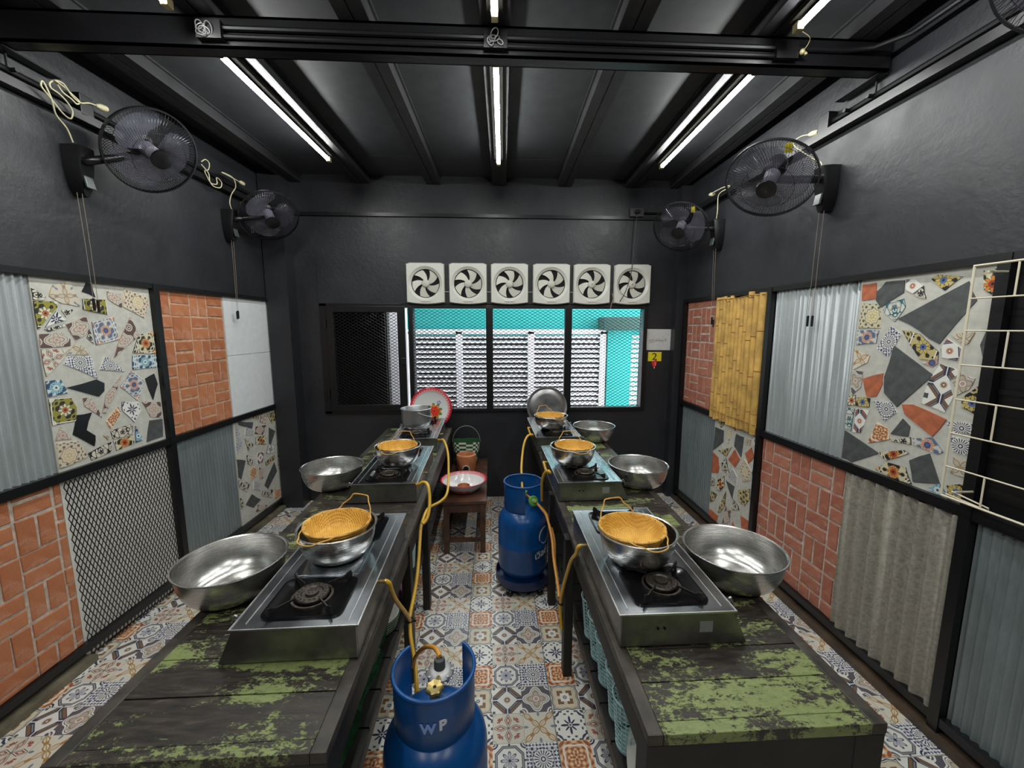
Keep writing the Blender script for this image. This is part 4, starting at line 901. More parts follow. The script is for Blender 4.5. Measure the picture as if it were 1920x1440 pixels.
for k in range(15):
    u = k/14; a = radians(-70+150*u); q = sin(pi*u); pts.append((cos(a)*(.128+.004*q), sin(a)*(.128+.004*q), .128-.050*q))
m.tube(pts, .003, 6); m.build('bail_handle', M_ALU, t, smooth=80)
# leaning enamel plate and steel lid against the window wall
def lean(name, label, cat, c, R, tilt, rz=0):
    t = thing(name, label, cat, c, 0); t.rotation_euler = (radians(90-tilt), 0, rz); return t
t = lean('enamel_tray', 'round white enamel tray with red rim and red flower leaning by the window', 'tray', (-.573, 3.865, .945), .2, 8)
m = MB(); m.lathe([(.001,0),(.150,.0),(.163,.010)], 64); m.lathe([(.163,.009),(.150,-.002),(.001,-.002)], 64); m.build('tray_face', M_ENAM, t, smooth=50)
m = MB(); m.lathe([(.163,.009),(.172,.012),(.182,.0125)], 64); m.build('pink_band', M_ENPINK, t, smooth=50)
m = MB(); m.lathe([(.182,.0125),(.196,.013),(.199,.010),(.196,.008),(.163,.006)], 64)
m.build('red_rim', M_ENRED, t, smooth=50)
m = MB()
for k in range(44):
    a = 2*pi*k/44; m.disc((.177*cos(a), .177*sin(a), .0131), .0055, 8)
m.build('scalloped_band', M_ENRED, t, fix=False)
def flower(parent, cx, cy, z, s, zz=None):
    def petals(n, r0, r1, wd, z_, mat, a0=0, name='painted_petals'):
        m = MB()
        for k in range(n):
            a = a0+2*pi*k/n; P = []
            for i in range(10):
                u = 2*pi*i/10; lx = (r0+r1)/2+(r1-r0)/2*cos(u); ly = wd*sin(u)*(1+.3*cos(u)); P.append((cx+s*(lx*cos(a)-ly*sin(a)), cy+s*(lx*sin(a)+ly*cos(a)), z_))
            m.add(P, [tuple(range(10))])
        m.build(name, mat, parent, fix=False)
    petals(9, .2, .98, .17, z, M_LEAF, .3, 'painted_leaves'); petals(7, .1, .82, .2, z+.0005, M_ORPET, .9); petals(6, .05, .66, .22, z+.001, M_PETAL, .1)
    m = MB(); m.disc((cx, cy, z+.0015), .10*s, 12); m.build('flower_heart', M_ENRED, parent, fix=False)
    m = MB()
    for k in range(5):
        a = 2*pi*k/5; m.disc((cx+s*(.55+.16*cos(a)), cy+s*(1.0+.16*sin(a)), z+.0005), .07*s, 8)
    m.build('blue_blossoms', M_BLUEP, parent, fix=False)
flower(t, .030, -.030, .0008, .082)
t = lean('steel_lid', 'round stainless lid leaning against the window behind the farthest right stove', 'lid', (.540, 3.872, .945), .2, 8)
m = MB(); m.lathe([(.001,.006),(.05,.007),(.12,.010),(.165,.008),(.172,.002),(.180,.002),(.190,.006),(.196,.006),(.197,.002),(.190,-.001),(.001,.002)], 64); m.build('lid_disc', m_steel('lid_steel', (.42,.42,.42), .32, (1,1,1), .04, .35), t, smooth=40)
m = MB(); m.lathe([(.001,.0),(.014,.0),(.016,.012),(.012,.02),(.001,.021)], 16, (0,0,.007)); m.build('lid_knob', M_BPL, t, smooth=40) if False else None
# ================================================================== bench with enamel basin, clay stove, woven bag
t = thing('wooden_bench', 'low brown wooden bench at the end of the aisle', 'bench', (-.232, 3.42, 0)); off = (-.232, 3.42, 0)
MB().box(-.372, -.040, 2.915, 3.93, .395, .42).build('seat', M_BENCH, t, off, bevel=.003)
for x in (-.364, -.090):
    for y in (2.925, 3.88): MB().box(x, x+.04, y, y+.04, 0, .395).build('leg', M_BENCH, t, off, bevel=.002)
for y in (2.93, 3.885): MB().box(-.325, -.09, y, y+.022, .325, .394).build('apron', M_BENCH, t, off, bevel=.002)
for x in (-.360, -.075): MB().box(x, x+.022, 2.97, 3.875, .325, .394).build('apron', M_BENCH, t, off, bevel=.002)
MB().box(-.325, -.09, 2.935, 2.957, .085, .115).build('stretcher', M_BENCH, t, off, bevel=.002)
for x in (-.355, -.080): MB().box(x, x+.02, 2.97, 3.875, .085, .112).build('stretcher', M_BENCH, t, off, bevel=.002)
t = thing('enamel_basin', 'white floral enamel basin with red rim on the bench', 'basin', (-.225, 3.155, .421))
m = MB(); m.lathe([(.001,.0),(.105,.0),(.112,.004),(.150,.040),(.170,.072),(.174,.080)], 56); m.lathe([(.174,.080),(.168,.072),(.147,.041),(.108,.007),(.001,.003)], 56); m.build('basin_body', M_ENAM, t, smooth=50)
m = MB(); m.lathe([(.160,.058),(.169,.073),(.174,.080)], 56); m.build('pink_band', M_ENPINK, t, (0,0,-.0015), smooth=50)
m = MB(); m.lathe([(.1735,.079),(.183,.083),(.185,.086),(.180,.087),(.1725,.0825)], 56); m.build('red_rim', M_ENRED, t, smooth=50)
flower(t, .045, .065, .0045, .060); flower(t, -.085, .02, .006, .03)
m = MB()
for k in range(7):
    a = -pi/2-.5+.13*k; c = Vector((cos(a)*.145, sin(a)*.145, .030)); nrm = Vector((cos(a)*.8, sin(a)*.8, -.6)).normalized(); c += nrm*.004
    tq = nrm.to_track_quat('Z', 'Y').to_matrix().to_4x4()
    m.lathe([(.0001,.0),(.010+.006*(k % 3 == 0),.0)], 9, c, M=tq)
m.build('painted_posy', M_PETAL, t, fix=False)
t = thing('clay_dish', 'small brown clay dish lying inside the floral enamel basin', 'dish', (-.222, 3.10, .426))
m = MB(); m.lathe([(.001,0),(.035,0),(.046,.030),(.050,.048),(.046,.048),(.042,.030),(.032,.004),(.001,.003)], 28); m.build('dish_body', M_CLAY, t, smooth=40)
MB().box(-.075, -.046, -.008, .008, .030, .038).build('dish_handle', M_CLAY, t, bevel=.003)
t = thing('clay_charcoal_stove', 'orange clay charcoal stove on the bench in front of the checkered bag', 'stove', (-.226, 3.56, .421))
m = MB(); m.lathe([(.001,0),(.072,0),(.086,.05),(.094,.13),(.088,.16),(.072,.168),(.066,.160),(.060,.11),(.001,.10)], 12); m.build('stove_body', M_CLAY, t, smooth=30)
m = MB(); m.hexa([(-.030,-.100,.020),(.034,-.100,.020),(.034,-.07,.020),(-.030,-.07,.020),(-.024,-.104,.075),(.028,-.104,.075),(.028,-.07,.075),(-.024,-.07,.075)]); m.build('fire_door', M_DARK, t, bevel=.004)
m = MB(); m.ring((.002,-.106,.060), .028, .006, 14, 8, M=Matrix.Rotation(radians(90), 4, 'X'), a0=0, a1=pi); m.bar((.030,-.106,.06), (.032,-.104,.005), .008, .012); m.build('door_arch', plain('pale_clay', (.42,.32,.26), .7), t, smooth=60)
t = thing('woven_bag', 'green and white checkered woven bag with hoop handle behind the clay stove', 'bag', (-.235, 3.75, .421))
m = MB(); pr_ = []
def rrect(hx, hy, z, n=24):
    return [(hx*(abs(cos(a))**.5)*(1 if cos(a) > 0 else -1), hy*(abs(sin(a))**.5)*(1 if sin(a) > 0 else -1), z) for a in [2*pi*k/n for k in range(n)]]
rg = [rrect(.095+.035*q, .055+.02*q, .235*q) for q in [i/12 for i in range(13)]]; n = 24
m.add(sum(rg, []), [(j*n+i, j*n+(i+1)%n, (j+1)*n+(i+1)%n, (j+1)*n+i) for j in range(12) for i in range(n)]+[tuple(range(n))[::-1]])
m.build('bag_body', M_GREENB, t, smooth=60)
m = MB()
for j in range(12):
    if j not in (3, 7, 8, 9, 11, 10): continue
    for i in range(n):
        if (i+j) % 2: continue
        P = [rg[j][i], rg[j][(i+1) % n], rg[j+1][(i+1) % n], rg[j+1][i]]; m.add([(p[0]*1.012, p[1]*1.02, p[2]) for p in P], [(0,1,2,3)])
m.build('white_weave', M_WHITEB, t, fix=False)
m = MB(); m.tube([(.128*cos(radians(180*k/20)), 0, .225+.150*sin(radians(180*k/20))) for k in range(21)], .0038, 8); m.build('hoop_handle', plain('hoop_grey_green', (.14,.16,.13), .4), t, smooth=80)
# ================================================================== gas cylinders
def cylinder(label, loc, rz, gap=(55, 125), near=False):
    t = thing('gas_cylinder', label, 'gas cylinder', loc, rz, 'blue gas cylinders')
    R = .163; m = MB(); prof = [(.001,.035),(.08,.035),(.13,.05),(.155,.075),(R,.11),(R,.250),(R+.0015,.253),(R+.0015,.259),(R,.262),(R,.395),(.157,.428),(.138,.462),(.105,.490),(.06,.505),(.001,.510)]
    m.lathe(prof, 64); m.build('tank', M_BLUE, t, smooth=50)
    m = MB(); m.lathe([(.128,.0),(.132,.0),(.134,.055),(.130,.060),(.127,.055),(.128,.0)], 48); m.build('foot_ring', M_BLUE, t, smooth=40)
    Rc = .124; zt = .665; a0, a1 = radians(gap[1]), radians(gap[0]+360)
    m = MB(); nn = 60
    if near:
        m.lathe([(Rc-.008,.488),(Rc,.50),(Rc+.001,.60),(Rc,zt-.006),(Rc-.003,zt-.006),(Rc-.003,.50),(Rc-.008,.488)], nn, a0=a0, a1=a1)
        for a in (a0, a1): 
            d = Vector((cos(a), sin(a), 0)); m.obox(d*(Rc-.0015)+Vector((0,0,.577)), d*.0022, d.cross(Vector((0,0,1)))*.002, (0,0,.085))
        m.ring((0,0,zt-.006), Rc, .0062, nn, 10, a0=a0, a1=a1)
    else:
        m.lathe([(Rc-.008,.480),(Rc,.50),(Rc+.001,.60),(Rc,zt-.006),(Rc-.003,zt-.006),(Rc-.003,.50),(Rc-.008,.480)], nn, a0=a0, a1=a1)
        m.ring((0,0,zt-.006), Rc, .0065, nn, 10)
    m.build('collar', M_BLUE, t, smooth=60)
    m = MB(); m.lathe([(.001,.508),(.022,.508),(.022,.518),(.012,.522),(.012,.545),(.016,.548),(.016,.562),(.006,.566),(.006,.580),(.001,.580)], 20); m.tube([(0,0,.553),(0,.040,.553)], .0095, 10); m.build('valve', M_BRASS, t, smooth=35)
    # hand wheel
    m = MB(); P = []; nn = 48
    for k in range(nn):
        a = 2*pi*k/nn; P.append((.027+.0020*cos(7*a), a))
    lo = [(r*cos(a), r*sin(a), .578) for r, a in P]; hi = [(r*cos(a), r*sin(a), .588) for r, a in P]; hi2 = [(r*.86*cos(a), r*.86*sin(a), .592) for r, a in P]; c2 = [(.007*cos(a), .007*sin(a), .588) for r, a in P]
    m.add(lo+hi+hi2+c2, [(j*nn+i, j*nn+(i+1)%nn, (j+1)*nn+(i+1)%nn, (j+1)*nn+i) for j in range(3) for i in range(nn)]+[tuple(range(nn))[::-1], tuple(range(3*nn, 4*nn))])
    hw = m.build('hand_wheel', M_BRASS if near else M_GREENV, t, smooth=35)
    m = MB(); m.disc((0,0,.5886), .0055, 12); m.build('spindle_hole', M_DARK, hw, fix=False)
    return t
CN = (-.183, 1.150, 0)
gc = cylinder('blue gas cylinder with WP on its collar, nearest in the aisle', CN, 0, (47, 138), True)
def letters(s, size, mat, name, parent, fn, th=.0008, bold=.0):
    cu = bpy.data.curves.new(name, 'FONT'); cu.body = s; cu.size = size; cu.extrude = th; cu.offset = bold; cu.resolution_u = 4; cu.align_x = 'CENTER'
    o = bpy.data.objects.new(name, cu); COL.objects.link(o)
    dg = bpy.context.evaluated_depsgraph_get(); me = bpy.data.meshes.new_from_object(o.evaluated_get(dg)); bpy.data.objects.remove(o)
    import bmesh
    bm = bmesh.new(); bm.from_mesh(me)
    for v in bm.verts: v.co = fn(v.co)
    bm.to_mesh(me); bm.free(); me.materials.clear(); me.materials.append(mat)
    ob = bpy.data.objects.new(name, me); COL.objects.link(ob)
    if parent is not None: ob.parent = parent
    return ob
def onring(R, zc, a0, shear=0):
    def f(p):
        a = a0+p[0]/R; r = R+.0015+p[2]
        return Vector((r*cos(a), r*sin(a), zc+p[1]+shear*p[0]))
    return f
letters('W', .040, M_LETTERB, 'painted_letter', gc, onring(.1255, .562, radians(-91), .0), bold=.0018)
letters('P', .042, M_LETTER, 'painted_letter', gc, onring(.1255, .568, radians(-72), .1), bold=.0018)
t = thing('gas_regulator', 'grey gas regulator behind the nearest cylinder valve', 'regulator', (-.186, 1.290, .500))
m = MB(); m.lathe([(.001,.0),(.034,.0),(.046,.008),(.047,.014),(.040,.022),(.030,.028),(.001,.030)], 28)
for k in range(8):
    a = 2*pi*k/8; m.obox((.042*cos(a), .042*sin(a), .011), (cos(a)*.006, sin(a)*.006, 0), (-sin(a)*.004, cos(a)*.004, 0), (0, 0, .011))
m.build('diaphragm_housing', M_ZINC, t, smooth=35)
m = MB(); m.lathe([(.020,.028),(.019,.055),(.016,.060),(.010,.060),(.009,.056),(.001,.056)], 24); m.build('adjuster_cap', M_DGREY, t, smooth=35)
m = MB(); m.tube([(0,-.02,.012),(.002,-.098,.050)], .009, 10); m.build('coupling', M_BRASS, t, smooth=50)
t = thing('gas_regulator', 'green gas regulator showing through the collar opening of the far cylinder', 'regulator', (.262, 2.485, .600), 0); t.rotation_euler = (radians(62), 0, radians(20))
m = MB(); m.lathe([(.001,.0),(.026,.0),(.034,.006),(.034,.014),(.028,.020),(.001,.022)], 24); m.build('regulator_body', M_GREENV, t, smooth=35)
m = MB(); m.lathe([(.001,.020),(.014,.020),(.012,.036),(.001,.037)], 16); m.build('dial', plain('pale_green', (.35,.50,.18), .4), t, smooth=35)
CF = (.205, 2.545, .055)
gf = cylinder('blue gas cylinder with white lettering on a wheeled stand by the right table', CF, radians(0), (-88, -20), False)
letters('เวิลด์', .058, M_LETTER, 'white_lettering', gf, onring(.1635, .205, radians(-48), .16))
m = MB(); N = 40
def arc_on(Rr, zc, ac, r, w0, w1, a0, a1, nn=40):
    vs = []; fs = []
    for k in range(nn+1):
        u = k/nn; a = radians(a0+(a1-a0)*u); wd = w0+(w1-w0)*sin(pi*u)
        for rr in (r-wd/2, r+wd/2):
            x = rr*cos(a)*.86; z = rr*sin(a); an = ac+x/Rr; vs.append(((Rr+.0015)*cos(an), (Rr+.0015)*sin(an), zc+z))
    for k in range(nn): fs.append((2*k, 2*k+1, 2*k+3, 2*k+2))
    return vs, fs
vs, fs = arc_on(.163, .335, radians(-38), .058, .004, .016, 70, 205); m.add(vs, fs); vs, fs = arc_on(.163, .335, radians(-38), .050, .003, .012, 215, 395); m.add(vs, fs)
m.build('white_ring_emblem', M_LETTER, gf, fix=False)
t = thing('cylinder_trolley', 'dark blue round cylinder stand on black casters in the aisle', 'trolley', (.205, 2.545, 0))
m = MB(); m.lathe([(.10,.050),(.150,.046),(.176,.050),(.182,.085),(.182,.110),(.178,.110),(.174,.060),(.10,.0545)], 48); m.build('ring_base', M_BLUED, t, smooth=40)
for k in range(5):
    a = radians(-125+72*k); c = Vector((cos(a)*.165, sin(a)*.165, 0)); ax = Vector((-sin(a), cos(a), 0)); m = MB()
    M = Matrix.Rotation(a, 4, 'Z') @ Matrix.Rotation(radians(90), 4, 'X')
    for s in (-1, 1):
        m.lathe([(.001,-.006),(.020,-.006),(.0225,0),(.020,.006),(.001,.006)], 16, c+Vector((0,0,.0225))+ax*.009*s, M=M)
    m.box(c[0]-.008, c[0]+.008, c[1]-.008, c[1]+.008, .022, .050); m.build('caster', M_BPL, t, smooth=40)
# ================================================================== hoses
def hose(name, label, pts, r=.0082, mat=None, k=5, cat='hose', grp='yellow gas hoses'):
    m = MB(); m.tube(smooth_path(pts, k), r, 10); o = m.build(name, mat or M_HOSE, off=pts[0], smooth=80); tag(o, label, cat, grp); return o
hose('gas_hose', 'long yellow hose from the farthest left stove sagging past the bench to the tie', [(-.458,3.33,.828),(-.452,3.20,.830),(-.400,3.08,.848),(-.357,3.0,.866),(-.317,2.9,.798),(-.295,2.7,.69),(-.285,2.5,.659),(-.307,2.35,.672),(-.352,2.2,.702),(-.362,2.1,.705),(-.364,2.0,.690),(-.362,1.95,.653),(-.356,1.85,.57),(-.354,1.75,.514),(-.358,1.66,.474),(-.357,1.62,.459)])
hose('gas_hose', 'short yellow hose looping down from the middle left stove', [(-.445,2.41,.828),(-.440,2.28,.830),(-.404,2.15,.858),(-.363,2.12,.883),(-.334,2.08,.874),(-.322,2.04,.809),(-.325,2.0,.755),(-.339,1.98,.728),(-.352,1.97,.722)])
hose('gas_hose', 'yellow hose arching down from the nearest left stove to the tie', [(-.376,1.338,.828),(-.362,1.345,.815),(-.360,1.365,.775),(-.358,1.42,.693),(-.348,1.52,.567),(-.350,1.6,.474)])
hose('gas_hose', 'yellow hose hanging below the tie behind the nearest cylinder', [(-.352,1.605,.465),(-.341,1.56,.427),(-.316,1.5,.369),(-.295,1.42,.325),(-.30,1.40,.24)])
hose('gas_hose', 'amber hose curving from the lower hose to the grey regulator', [(-.317,1.48,.363),(-.306,1.46,.416),(-.272,1.42,.488),(-.235,1.38,.534),(-.204,1.34,.556),(-.186,1.30,.560)], mat=M_HOSEO)
hose('gas_hose', 'yellow hose arching from the farthest right stove down to the far cylinder', [(.325,3.52,.828),(.322,3.30,.832),(.322,3.12,.858),(.309,3.0,.902),(.268,2.95,.904),(.236,2.9,.849),(.213,2.8,.742),(.207,2.7,.675),(.205,2.60,.612)])
hose('gas_hose', 'yellow hose arching from the middle right stove down behind the far cylinder', [(.342,2.58,.828),(.336,2.40,.832),(.332,2.22,.885),(.318,2.21,.900),(.303,2.25,.87),(.296,2.3,.796),(.310,2.40,.641)])
hose('gas_hose', 'amber hose running from the far cylinder valve down to the right tie, inner one', [(.215,2.59,.608),(.27,2.5,.60),(.318,2.42,.570),(.337,2.35,.552),(.345,2.2,.497),(.340,2.1,.441),(.340,2.0,.394),(.338,1.92,.372),(.335,1.88,.356)], mat=M_HOSEO)
hose('gas_hose', 'amber hose running from the far cylinder valve down to the right tie, outer one', [(.222,2.60,.600),(.285,2.5,.585),(.330,2.43,.56),(.352,2.36,.530),(.362,2.22,.479),(.350,2.12,.428),(.345,2.02,.381),(.342,1.93,.365),(.337,1.88,.356)], r=.0065, mat=M_HOSEO)
hose('gas_hose', 'yellow hose arching from the nearest right stove to the tie on the table leg', [(.357,1.536,.828),(.348,1.54,.815),(.350,1.58,.765),(.346,1.66,.685),(.340,1.75,.540),(.333,1.80,.430),(.332,1.82,.372)])
hose('gas_hose', 'short yellow hose end hanging below the right tie', [(.332,1.83,.362),(.335,1.83,.30),(.339,1.82,.232)])
for p, lab in (((-.355,1.612,.465), 'black tie binding the yellow hoses on the left'), ((.340,1.83,.362), 'black tie binding the yellow hoses to the right table leg')):
    m = MB(); m.ring(p, .016, .004, 18, 6); m.bar((p[0]-.02,p[1],p[2]), (p[0]+.028,p[1],p[2]-.004), .006, .006); tag(m.build('hose_tie', M_BPL, off=p), lab, 'tie')
# ================================================================== things under the tables
def pbasket(label, loc, tilt):
    t = thing('plastic_basket', label, 'basket', loc, 0, 'mint plastic baskets under the right table'); t.rotation_euler = (0, radians(tilt), 0)
    H = .19; r0, r1 = .046, .062; m = MB()
    for j in range(11):
        z = .014+j*(H-.02)/10; r = r0+(r1-r0)*z/H; m.ring((0,0,z), r, .0014, 24, 4)
    for k in range(20):
        a = 2*pi*k/20; m.tube([(r0*cos(a), r0*sin(a), .008), (r1*cos(a), r1*sin(a), H)], .0015, 4)
    m.build('lattice', M_TEALB, t, kind='stuff', fix=False)
    m = MB(); m.lathe([(.001,.001),(r0+.002,.001),(r0+.003,.012),(r0-.001,.012),(.001,.005)], 28); m.build('base', M_TEALB, t, smooth=40)
    m = MB(); m.ring((0,0,H), r1+.001, .0035, 32, 8); m.build('rim', M_TEALB, t, smooth=80)
    return t
pb0 = pbasket('mint lattice basket under the right table, nearest of the row', (.462, 1.185, .302), 0)
for y, lab in ((1.295,'second'),(1.44,'third'),(1.565,'fourth'),(1.69,'farthest')):
    dup(pb0, (.470, y, .302), 0, 'mint lattice basket under the right table, %s of the row' % lab)
t = thing('plastic_tray', 'white oval plastic tray standing under the near corner of the right table', 'tray', (.440, 1.075, .305)); t.rotation_euler = (0, radians(-72), 0)
m = MB(); 
rr = lambda a, q, z: (.105*q*cos(a)+.105, .085*q*sin(a), z)
rg = [[rr(2*pi*k/40, q, z) for k in range(40)] for q, z in ((.02,.0),(.82,.0),(.95,.014),(1.0,.018),(1.02,.014),(.97,.008),(.84,-.004),(.02,-.004))]
m.add(sum(rg, []), [(j*40+i, j*40+(i+1)%40, (j+1)*40+(i+1)%40, (j+1)*40+i) for j in range(7) for i in range(40)]); m.build('tray_body', M_WPL, t, smooth=50)
tag(MB().box(.64, .86, 1.02, 1.22, .302, .335).build('cardboard_box', M_CARD, off=(.75, 1.12, .302), bevel=.004), 'flat grey-brown box on the shelf under the right table', 'box')
tag(MB().box(.48, .80, 1.98, 2.25, .302, .42).build('storage_box', plain('grey_crate', (.16,.15,.13), .6), off=(.64, 2.1, .302), bevel=.01), 'grey box on the shelf under the right table beside the far cylinder', 'box')
def leafplate(label, loc, rot):
    m = MB(); n = 28; rg = []
    for q, z in ((.03,.004),(.5,.006),(.85,.014),(1.0,.026),(1.0,.029),(.85,.017),(.5,.009),(.03,.007)):
        rg.append([(q*(.125*cos(a)+.02*cos(2*a)), q*.082*sin(a), z+.0035*cos(10*a)*q) for a in [2*pi*k/n for k in range(n)]])
    m.add(sum(rg, []), [(j*n+i, j*n+(i+1)%n, (j+1)*n+(i+1)%n, (j+1)*n+i) for j in range(7) for i in range(n)])
    o = m.build('leaf_plate', M_GREENP, smooth=50); o.location = loc; o.rotation_euler = rot
    return tag(o, label, 'plate', 'green leaf plates under the left table')
names = ['nearest', 'second', 'third', 'fourth', 'fifth', 'farthest']
for k in range(6):
    leafplate('glossy green leaf-shaped plate on edge under the left table, %s of the row' % names[k], (-.490, 1.02+.085*k+(.06 if k > 3 else 0), .492+(.0 if k % 2 else .004)), (radians(90), radians(-8+5*(k % 2)), radians(68+8*(k % 3))))
m = MB()
def dplate(r): return [(.001,.0),(r*.55,.0),(r*.62,.004),(r,.016),(r+.001,.019),(r-.003,.019),(r*.6,.008),(.001,.004)]
lab5 = ['bottom', 'second from bottom', 'middle', 'second from top', 'top']
dp = None
for k in range(5):
    t = thing('dinner_plate', 'white plate with green rim in the stack under the left table, %s' % lab5[k], 'plate', (-.515+.003*k, 1.66, .402+.012*k), 0, 'stacked plates under the left table')
    if dp is None:
        m = MB(); m.lathe(dplate(.098), 40); a = m.build('plate_body', M_WPL, t, smooth=40); m = MB(); m.lathe([(.0975,.0165),(.0992,.0192),(.0945,.0202),(.090,.0165)], 40); b = m.build('green_rim', M_GREENP, t, smooth=50); dp = (a, b)
    else:
        for q in dp: c = q.copy(); COL.objects.link(c); c.parent = t
tag(MB().box(-.56, -.43, 1.83, 1.98, .402, .46).build('pink_cloth', M_PINK, off=(-.5, 1.9, .402), bevel=.015), 'folded pink cloth on the shelf under the left table', 'cloth')
m = MB(); m.lathe([(.001,0),(.036,0),(.042,.10),(.044,.13),(.040,.13),(.036,.01),(.001,.004)], 24)
o = m.build('mint_cup', M_TEALB, smooth=40); o.location = (-.462, 2.12, .402); tag(o, 'tall mint plastic cup on the shelf under the left table', 'cup')
# ================================================================== exhaust fans
def exhaust(x, phase, label, capdot=False):
    t = thing('exhaust_fan', label, 'exhaust fan', (x, YB-.012, 2.115), 0, 'white exhaust fans over the window')
    W, H = .352, .375; hw = W/2; zt = H/2; zb = -H/2; R = .132; N = 48
    # plate with round opening: outer outline follows a rounded-bottom square
    out = []
    for k in range(N):
        a = 2*pi*k/N; c, s = cos(a), sin(a); f = min(hw/abs(c) if abs(c) > 1e-6 else 9, (zt if s > 0 else -zb-.012)/abs(s) if abs(s) > 1e-6 else 9)
        px, pz = c*f, s*f
        if s < 0 and abs(pz-(zb+.012)) < 1e-4: pz -= .016*max(0, 1-(px/hw)**2)
        out.append((px, pz))
    ring_ = lambda r, y: [(r*cos(2*pi*k/N), y, r*sin(2*pi*k/N)) for k in range(N)]
    sc2 = lambda f, y: [(p[0]*f, y, p[1]*f) for p in out]
    rings = [sc2(1, .0), sc2(1, -.028), sc2(.965, -.040), ring_(R+.024, -.040), ring_(R+.014, -.030), ring_(R+.002, -.024), ring_(R, -.022), ring_(R, .008)]
    m = MB(); m.add(sum(rings, []), [(j*N+i, j*N+(i+1) % N, (j+1)*N+(i+1) % N, (j+1)*N+i) for j in range(7) for i in range(N)])
    m.build('housing', M_WPL, t, smooth=35)
    m = MB(); m.box(-.045, .045, -.046, -.040, zb+.018, zb+.034); m.build('maker_tab', M_WPL, t, bevel=.003)
    m = MB(); m.lathe([(.0001,.006),(R,.006)], 40, M=Matrix.Rotation(radians(90), 4, 'X')); m.build('dark_opening', M_DARK, t, fix=False)
    for k in range(5):
        a = phase+2*pi*k/5; m = MB(); P = []; n = 8
        for j in range(6):
            q = j/5; r = .028+(R-.007-.028)*q; w0 = -.53-.10*q; w1 = .53-.02*q; sw = .55*q
            for i in range(n+1):
                u = i/n; b = a+w0+(w1-w0)*u+sw*.9; P.append((r*cos(b), -.010-.012*(u-.5)*2*(.4+.6*q), r*sin(b)))
        nn = n+1; B = [(p[0], p[1]+.0018, p[2]) for p in P]; tot = len(P)
        fs = [(j*nn+i, j*nn+i+1, (j+1)*nn+i+1, (j+1)*nn+i) for j in range(5) for i in range(n)]; fs += [tuple(q+tot for q in f[::-1]) for f in fs]
        m.add(P+B, fs); m.build('blade', M_BLADE, t, smooth=60, fix=False)
    m = MB(); m.lathe([(.001,.034),(.022,.034),(.030,.030),(.036,.020),(.038,.0)], 28, M=Matrix.Rotation(radians(90), 4, 'X')); hb = m.build('hub', M_BLADE, t, smooth=40)
    if capdot:
        m = MB(); m.lathe([(.0001,.0347),(.005,.0347)], 10, M=Matrix.Rotation(radians(90), 4, 'X')); m.build('axle', M_DARK, hb, fix=False)
    return t
od = ['leftmost white exhaust fan above the window', 'second white exhaust fan from the left above the window', 'third white exhaust fan from the left above the window', 'fourth white exhaust fan from the left above the window', 'fifth white exhaust fan from the left, with a screw in its hub', 'rightmost white exhaust fan, with the black cord hanging across it']
for k, x in enumerate((-.605, -.209, .181, .579, .967, 1.358)): exhaust(x, .25+.37*k, od[k], k > 3)
m = MB()
for xa in (-.43, -.035, .356, .754): m.tube([(xa-.012, YB-.02, 2.045), (xa+.022, YB-.024, 2.040), (xa+.046, YB-.02, 2.043)], .0022, 6)
tag(m.build('fan_wiring', M_WPL, off=(0, YB-.02, 2.04)), 'thin white wires linking the exhaust fans', 'wire')
